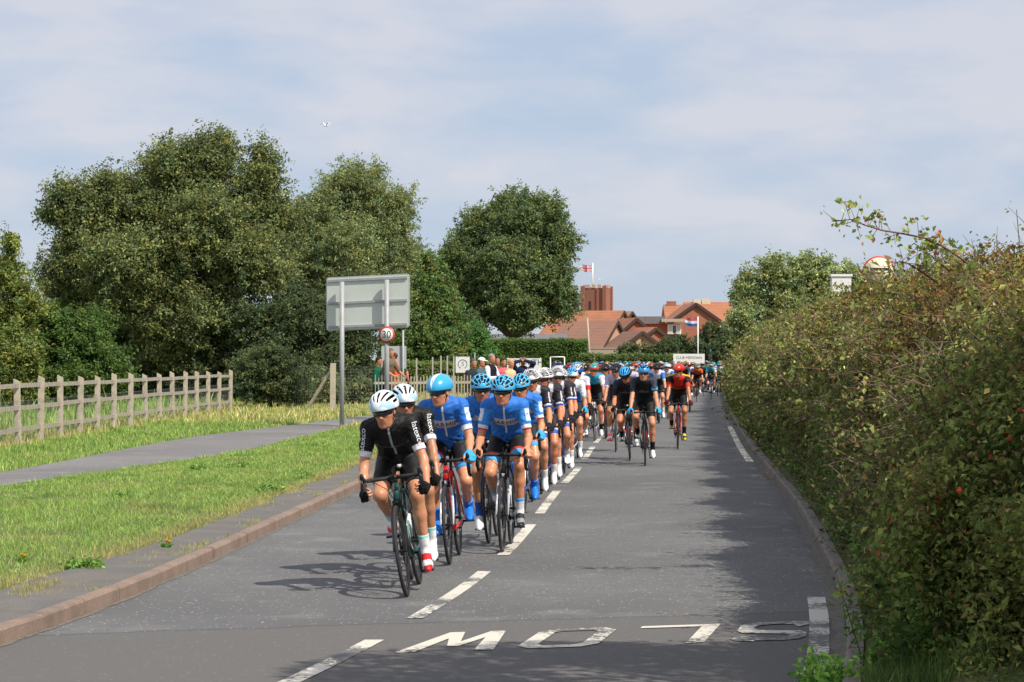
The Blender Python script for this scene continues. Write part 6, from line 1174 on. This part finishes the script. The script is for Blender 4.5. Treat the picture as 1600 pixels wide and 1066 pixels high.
# houses, left to right
house('brown tiled house with pale brick gable nearest the garden wall', 225, (962,503), 5.0, 7.4, 2.5, 24, brick2, tile_b, wins=((-1.4,1.1,1.4,.8),(1.2,1.1,1.0,.8)))
house('orange tiled house with a cream gable behind the brown one', 250, (972,487), 7.0, 7.5, 2.6, 24, cream, tile_o)
house('orange roofed house showing between the cream gable and the red brick one', 262, (985,488), 9.0, 8.5, 2.8, 30, brick, tile_o)
house('red brick house with one small white window under a steep gable', 233, (994,498), 8, 3.9, 1.7, 80, brick, tile_o, wins=((.1,4.15,.55,.8),))
house('low brown roofed garage with pale gable', 218, (1003,519), 5.0, 4.2, 1.5, 74, brick2, tile_b, wins=((0,.6,1.8,.4),))
MB().poly([P3(1003,519,219)-Vector(bpy.data.objects['house'].location)*0, P3(1003,521,226), P3(1050,538,226), P3(1050,540,218)], (0,0,.1))
house('orange roofed lean-to beside the window bay', 228, (1024,513), 4.5, 5.6, 1.9, 70, brick, tile_o)
o, a, b = facade('red brick house with a white window bay under a flat roof', 236, 1000, 1062, 506, 545, 6, brick); O = Vector(o.location); s = F/236
MB().box((P3(1017,500,236).x-O.x, 2.6, P3(0,500.5,236).z), (44/s, 6.4, .7)).build('roof', slate, o); w1 = P3(1052,513,235.7)-O; MB().box((w1.x, -.35, w1.z+.75), (38/s, 1.4, .30)).build('canopy', mat('bay_roof', (.40,.33,.26), .8), o)
wf = MB().box((w1.x+.1, -.22, w1.z-.1), (21/s, .5, 15/s)).build('window', win_w, o)
for k in (-1, 0, 1): MB().box((w1.x+.1+k*.40, -.48, w1.z-.1), (.30, .03, .72)).build('pane', mat('curtained_glass', (.55,.60,.50), .3) if k else pane, wf)
house('big red brick house with a wide gable and cream chimneys', 250, (1087,474.5), 8, 6.6, 2.3, 86, brick, tile_o, )
def slope_roof(label, Y, x0, x1, y_r, y_e, dep, wall, roof, chim=()):
    a, b = P3(x0, y_r, Y+dep/2), P3(x1, y_r, Y+dep/2); e = P3(0, y_e, Y).z; o = empty('house', ((a.x+b.x)/2, Y+dep/2, 0)); tag(o, label, 'house'); w_ = (b.x-a.x)/2; H = a.z
    MB().box((0,0,e/2), (2*w_-.3, dep-.5, e)).build('wall', wall, o)
    MB().add([(-w_,-dep/2,e),(w_,-dep/2,e),(w_,dep/2,e),(-w_,dep/2,e),(-w_,0,H),(w_,0,H)], [(0,1,5,4),(2,3,4,5),(0,4,3),(1,2,5),(0,3,2,1)]).build('roof', roof, o)
    for cx, cw, ch_, cm in chim: q = (cx-800)/F*(Y+dep/2)-o.location.x; MB().box((q, 0, H+ch_/2-.4), (cw, .7, ch_+.8)).build('chimney', cm, o)
    return o
slope_roof('long orange roof running behind the big gable towards the hedge', 254, 1068, 1160, 472, 512, 9, brick, tile_o, ((1103,.9,.35,cream), (1089,.8,.3,cream)))
slope_roof('orange tiled roof with a brick stack left of the big gable', 256, 1036, 1080, 476, 501, 8, brick, tile_o, ((1049,1.0,.35,brick),))
slope_roof('low dark roof line behind the houses in the middle', 300, 960, 1040, 494.5, 505, 8, brick, tile_b, ())
# barn, the building glimpsed through the trees, garden wall
o = slope_roof('long low grey slate barn behind the clipped hedge', 200, 768, 886, 522, 536, 9, cream, slate)
o = empty('outbuilding', (P3(740,490,205).x, 206, 0)); tag(o, 'pale flat roofed building glimpsed between the trees', 'building'); a, b = P3(722,488,205), P3(753,505,205); MB().box((0,2,a.z/2-.2), (b.x-a.x, 4, a.z-.4)).build('wall', mat('pale_stone', (.5,.47,.40), .9), o); MB().box((0,2,a.z-.1), (b.x-a.x+.5, 4.5, .25)).build('roof', mat('rusty_roof', (.32,.22,.17), .8), o)
o = empty('garden_wall', (P3(985,0,190).x, 190, 0)); tag(o, 'low pinkish garden wall in front of the houses', 'wall'); a, b = P3(918,545,190), P3(1062,547,190); MB().box((0,0,a.z/2), (b.x-a.x, .3, a.z)).build('masonry', stone, o); MB().box((0,0,a.z+.04), (b.x-a.x+.05, .4, .08)).build('coping', mat('coping', (.42,.35,.28), .9), o)
o = empty('telegraph_pole', (P3(921,0,192).x, 188, 0)); tag(o, 'slanting pale pole at the end of the clipped hedge', 'pole'); MB().tube([(0,0,0), (P3(915,497,188).x-P3(921,0,188).x, 0, P3(915,497,188).z)], .07, 8).build('pole', wood, o, True)
# ================================================================ signs above the right hand hedge
Y = 44; o = empty('round_sign', (P3(1373,0,Y).x, Y, 0)); tag(o, 'cream round sign with thin red rim poking above the hedge', 'sign'); O = Vector(o.location); c = P3(1373,426,Y)-O
MB().disc(c, (0,-1,0), .300, .02, 40).build('rim', red_r, o, True); MB().disc(c+Vector((0,-.008,0)), (0,-1,0), .272, .02, 40).build('disc', mat('cream_board', (.66,.58,.42), .6), o, True)
for k, w_ in ((.045, .30), (-.03, .34)): pass
MB().box(c+Vector((.02,-.020,.062)), (.34,.006,.045)).build('dark_bar', blk_r, o); MB().tube([(0,.04,0), (0,.04,c.z+.2)], .04, 8).build('post', galv, o, True)
o = empty('white_sign', (P3(1314,0,52).x, 52, 0)); tag(o, 'blank white rectangular board between the shrubby tree and the round sign', 'sign'); O = Vector(o.location); a, b = P3(1299,432,52), P3(1329,456,52); MB().box((a+b)/2-O, (b.x-a.x, .25, a.z-b.z)).build('board', mat('board_white', (.74,.74,.72), .6), o); MB().box((0,0,a.z+.02-O.z), (b.x-a.x+.05,.3,.05)).build('cap', mat('board_white'), o)
for k in (-.14, .14): MB().box((k,0,b.z/2), (.06,.06,b.z)).build('leg', wood, o)
# ================================================================ gulls
def gull(px, py, Y, span, label):
    p = P3(px, py, Y); o = empty('gull', tuple(p), 1.0); tag(o, label, 'bird', 'gulls'); m = mat('gull_white', (.8,.8,.82), .7); b = MB(); b.tube([(-.22,0,0), (-.15,0,0), (0,0,0), (.15,0,.02), (.24,0,.03), (.28,0,.02)], [.012,.05,.07,.055,.04,.01], 8); b.build('body', m, o, True)
    for s in (1, -1): v = [(.07,0,.02), (-.08,0,.02), (.05,s*span*.25,.16), (-.07,s*span*.25,.15), (-.05,s*span*.5,.07), (-.08,s*span*.5,.065)]; MB().add(v+[(x, y, z+.015) for x, y, z in v], [(0,2,3,1), (2,4,5,3), (6,7,9,8), (8,9,11,10), (0,1,7,6), (1,3,9,7), (3,5,11,9), (5,4,10,11), (4,2,8,10), (2,0,6,8)]).build('wing', m, o)
gull(509, 196, 150, .8, 'white gull flying high above the willow'); gull(938, 437, 420, 1.2, 'white gull flying beside the church tower')
# ================================================================ spectators
def stand(px, top, Y, face, label, hair='#3a2a1e', coat='#303840', trousers='#1c1e26', hat=None, sleeves=None, pose='down', vest=None, lean=0, bare=False, h=1.76, name='person'):
    s = h/1.76; X = (px-800)/F*Y; zt = CH-(top-HY)/F*Y; o = empty('person', (X, Y, zt-h), R(face)); tag(o, label, 'person', 'spectators'); v = .011
    le = R(lean); sp = V3(math.sin(le), 0, math.cos(le)); hc = V3(0,0,.93); shd = hc+sp*.50; hd = shd+V3(.03+.05*math.sin(le),0,.22); Rm = headframe(0, 8); q = .72
    tor = [cone(hc, hc+sp*.25, .125, .118, .03, (1,q,1), 'torso'), cone(hc+sp*.25, hc+sp*.42, .12, .12, .03, (1,q,1), 'torso'), cone(hc+sp*.42, shd, .11, .07, .03, (1,q,1), 'torso')]
    ops = list(tor)+[cone(shd, hd+V3(-.02,0,-.05), .056, .052, .02, tag_='neck')]+head_ops(hd, Rm, False); arm = []; hands = []
    for s_ in (1, -1):
        s0 = shd+V3(0, s_*.185, -.04)
        if pose == 'down': wr = s0+V3(.10, s_*.05, -.52)
        elif pose == 'eyes': wr = hd+V3(.12, s_*.07, -.01)
        elif pose == 'front': wr = s0+V3(.28, -s_*.06, -.24)
        elif pose == 'rail': wr = s0+V3(.34, s_*.04, -.38)
        el = ik(s0, wr, .30, .25, V3(-.6, s_*.7, -.6) if pose != 'eyes' else V3(.1, s_*1, -.5)); t = 'arm'
        arm += [cone(s0, el, .056, .042, .02, tag_='up'), cone(el, wr, .042, .028, .02, tag_='fo')]; d = (wr-el).normalized(); hands += hand_ops(wr, d, V3(0.3,-s_*.2,-.8), V3(0,-s_,0), (25,30,20))
    legs = []
    for s_ in (1, -1): legs += limb_ops(V3(0,s_*.095,.90), V3(.02,s_*.10,.49), V3(0,s_*.10,.09), s_)
    P, Fc = carve(ops+arm+hands+legs+[cone((0,s_*.10,.08), (.10,s_*.11,.04), .035, .03, .02) for s_ in (1,-1)], v); o.scale = (s,)*3
    link('body', mesh_np('body', P, Fc, col=paint_skin(P, hd, Rm, hair)), skin_m, o)
    cl = [x for x in arm if x['tag'] == 'up' or (x['tag'] == 'fo' and not bare)]; P, Fc = carve(tor+cl, v, .016, [((0,0,.84),(0,0,-1))]); c = np.tile(np.array(lin(coat)), (len(P), 1))
    if vest: c[np.abs(P[:, 1]) > .165] = lin(vest)
    link('coat', mesh_np('coat', P, Fc, col=c), cloth_m, o)
    P, Fc = carve([x for x in legs], v, .016, [((0,0,.10),(0,0,-1))]); link('trousers', mesh_np('trousers', P, Fc, col=np.tile(np.array(lin(trousers)), (len(P), 1))), cloth_m, o)
    for s_ in (1, -1): f_, l_, u_ = foot_frame((1, s_*.1, 0)); P, Fc = carve(foot_ops((.12, s_*.10, .0), f_, l_, u_), .011, .002, [((0,0,0),(0,0,-1))]); link('shoe', mesh_np('shoe', P, Fc, col=np.tile(np.array(lin('#26211e')), (len(P), 1))), shoe_m, o)
    hf = Fld((-.16,-.13,-.16), (.20,.13,.16), .009); hf.op(ell((-.015,0,.035), (.104,.086,.092), .01)); 
    if hat: hf.op(cone((.06,0,.052), (.12,0,.046), .05, .045, .01, (1,1,3.4))); hf.clip((0,0,.035), (-.12,0,-1))
    else: hf.clip((.03,0,.05), (.55,0,-.62)); 
    P, Fc = hf.mesh(); he = link('cap' if hat else 'hair', mesh_np('hair', P, Fc, col=np.tile(np.array(lin(hat or hair)), (len(P), 1))), cloth_m, o); M = Rm.to_4x4(); M.translation = hd; he.matrix_local = M
    return o
stand(603, 544, 66.2, -35, 'man in brown jacket leaning on the fence behind the 30 sign', coat='#6e6152', hair='#6a5a48', pose='rail', lean=14, bare=True)
stand(617, 552, 67.2, 190, 'person in orange top behind the brown jacketed man', coat='#d0603a', hair='#5a3a24', trousers='#4a5a70')
stand(591, 558, 67.6, -20, 'person in green coat half hidden under the dark tree', coat='#1a5540', hair='#3a2a1e')
stand(748, 559, 62.6, -20, 'man with white cap and dark grey green top beside the club sign', coat='#4c5e66', hat='#e6e2d8', pose='front', lean=6)
stand(767, 553.5, 63.6, -30, 'grey haired man in black waistcoat over a white shirt', coat='#1d1c26', vest='#dfe4f2', hair='#8a8680', pose='front')
stand(786, 560, 65.0, -60, 'woman in pink top between the waistcoat and the blonde woman', coat='#d0626c', hair='#4a2c20', pose='front', h=1.65)
stand(797, 562, 64.0, -30, 'blonde person in cream jacket in front of the lettered banner', coat='#dcb48c', hair='#c49a5c', h=1.65)
stand(817, 557, 67.5, -88, 'man in navy jacket with both hands raised to his eyes', coat='#232c4c', hair='#2a2420', pose='eyes', trousers='#2a2c34')
stand(776, 557, 67.8, -70, 'person with brown hair standing behind the woman in pink', coat='#7a4a3a', hair='#3c2a20')
stand(739, 561, 65.6, -50, 'person in dark coat behind the man with the white cap', coat='#2a3238', hair='#5c5650')
# ================================================================ team car with a bicycle on its roof, far back
Y = 131; c = P3(1113, 0, Y); cx = c.x; o = empty('team_car', (cx, Y+1.2, 0)); tag(o, 'dark team car at the back of the race carrying a bicycle on its roof', 'car'); th = math.atan2(*(heading(Y).y, heading(Y).x)); o.rotation_euler = (0,0,th)
f = Fld((-2.4,-1.0,.1), (2.4,1.0,1.6), .035); f.op(cone((-1.75,0,.60),(1.8,0,.58),.40,.36,.05,(1,.50,1))); f.op(cone((-1.6,0,1.02),(.35,0,1.04),.36,.34,.15,(1,.56,1))); f.op(cone((.5,0,.70),(1.85,0,.62),.28,.22,.1,(1,.36,1))); f.clip((0,0,.26),(0,0,-1)); P, Fc = f.mesh(); link('body', mesh_np('body', P, Fc), cmat('#1d2436', .25, coat=.6), o)
MB().add([(.95,-.62,.95),(.95,.62,.95),(.42,.52,1.33),(.42,-.52,1.33)], [(0,1,2,3)]).build('windscreen', pane, o)
for sx_ in (1.35, -1.35):
    for s_ in (1, -1): w_ = MB().tube([(sx_, s_*.80, .32), (sx_, s_*.60, .32)], .32, 20).build('wheel', rub, o); MB().tube([(sx_, s_*.81, .32), (sx_, s_*.79, .32)], .20, 16).build('rim', alloy, w_)
for s_ in (1, -1): MB().box((2.12, s_*.55, .66), (.12,.26,.13)).build('headlight', mat('headlamp', (.7,.7,.68), .15), o)
MB().box((2.19, 0, .50), (.03,.5,.11)).build('number_plate', white_r, o)
for x in (-.6, .2): MB().beam((x,-.55,1.44), (x,.55,1.44), .05, .04).build('roof_bar', alloy, o)
bicycle((cx, Y), heading(Y), 0, 90, ('#4fb8b0', '#2a2a2c', '#151515', True, ('#dcdcdc','#dcdcdc'), '#141416'), 'turquoise bicycle fixed upright on the team car roof', parent_loc=(cx, Y+1.3, 1.46))
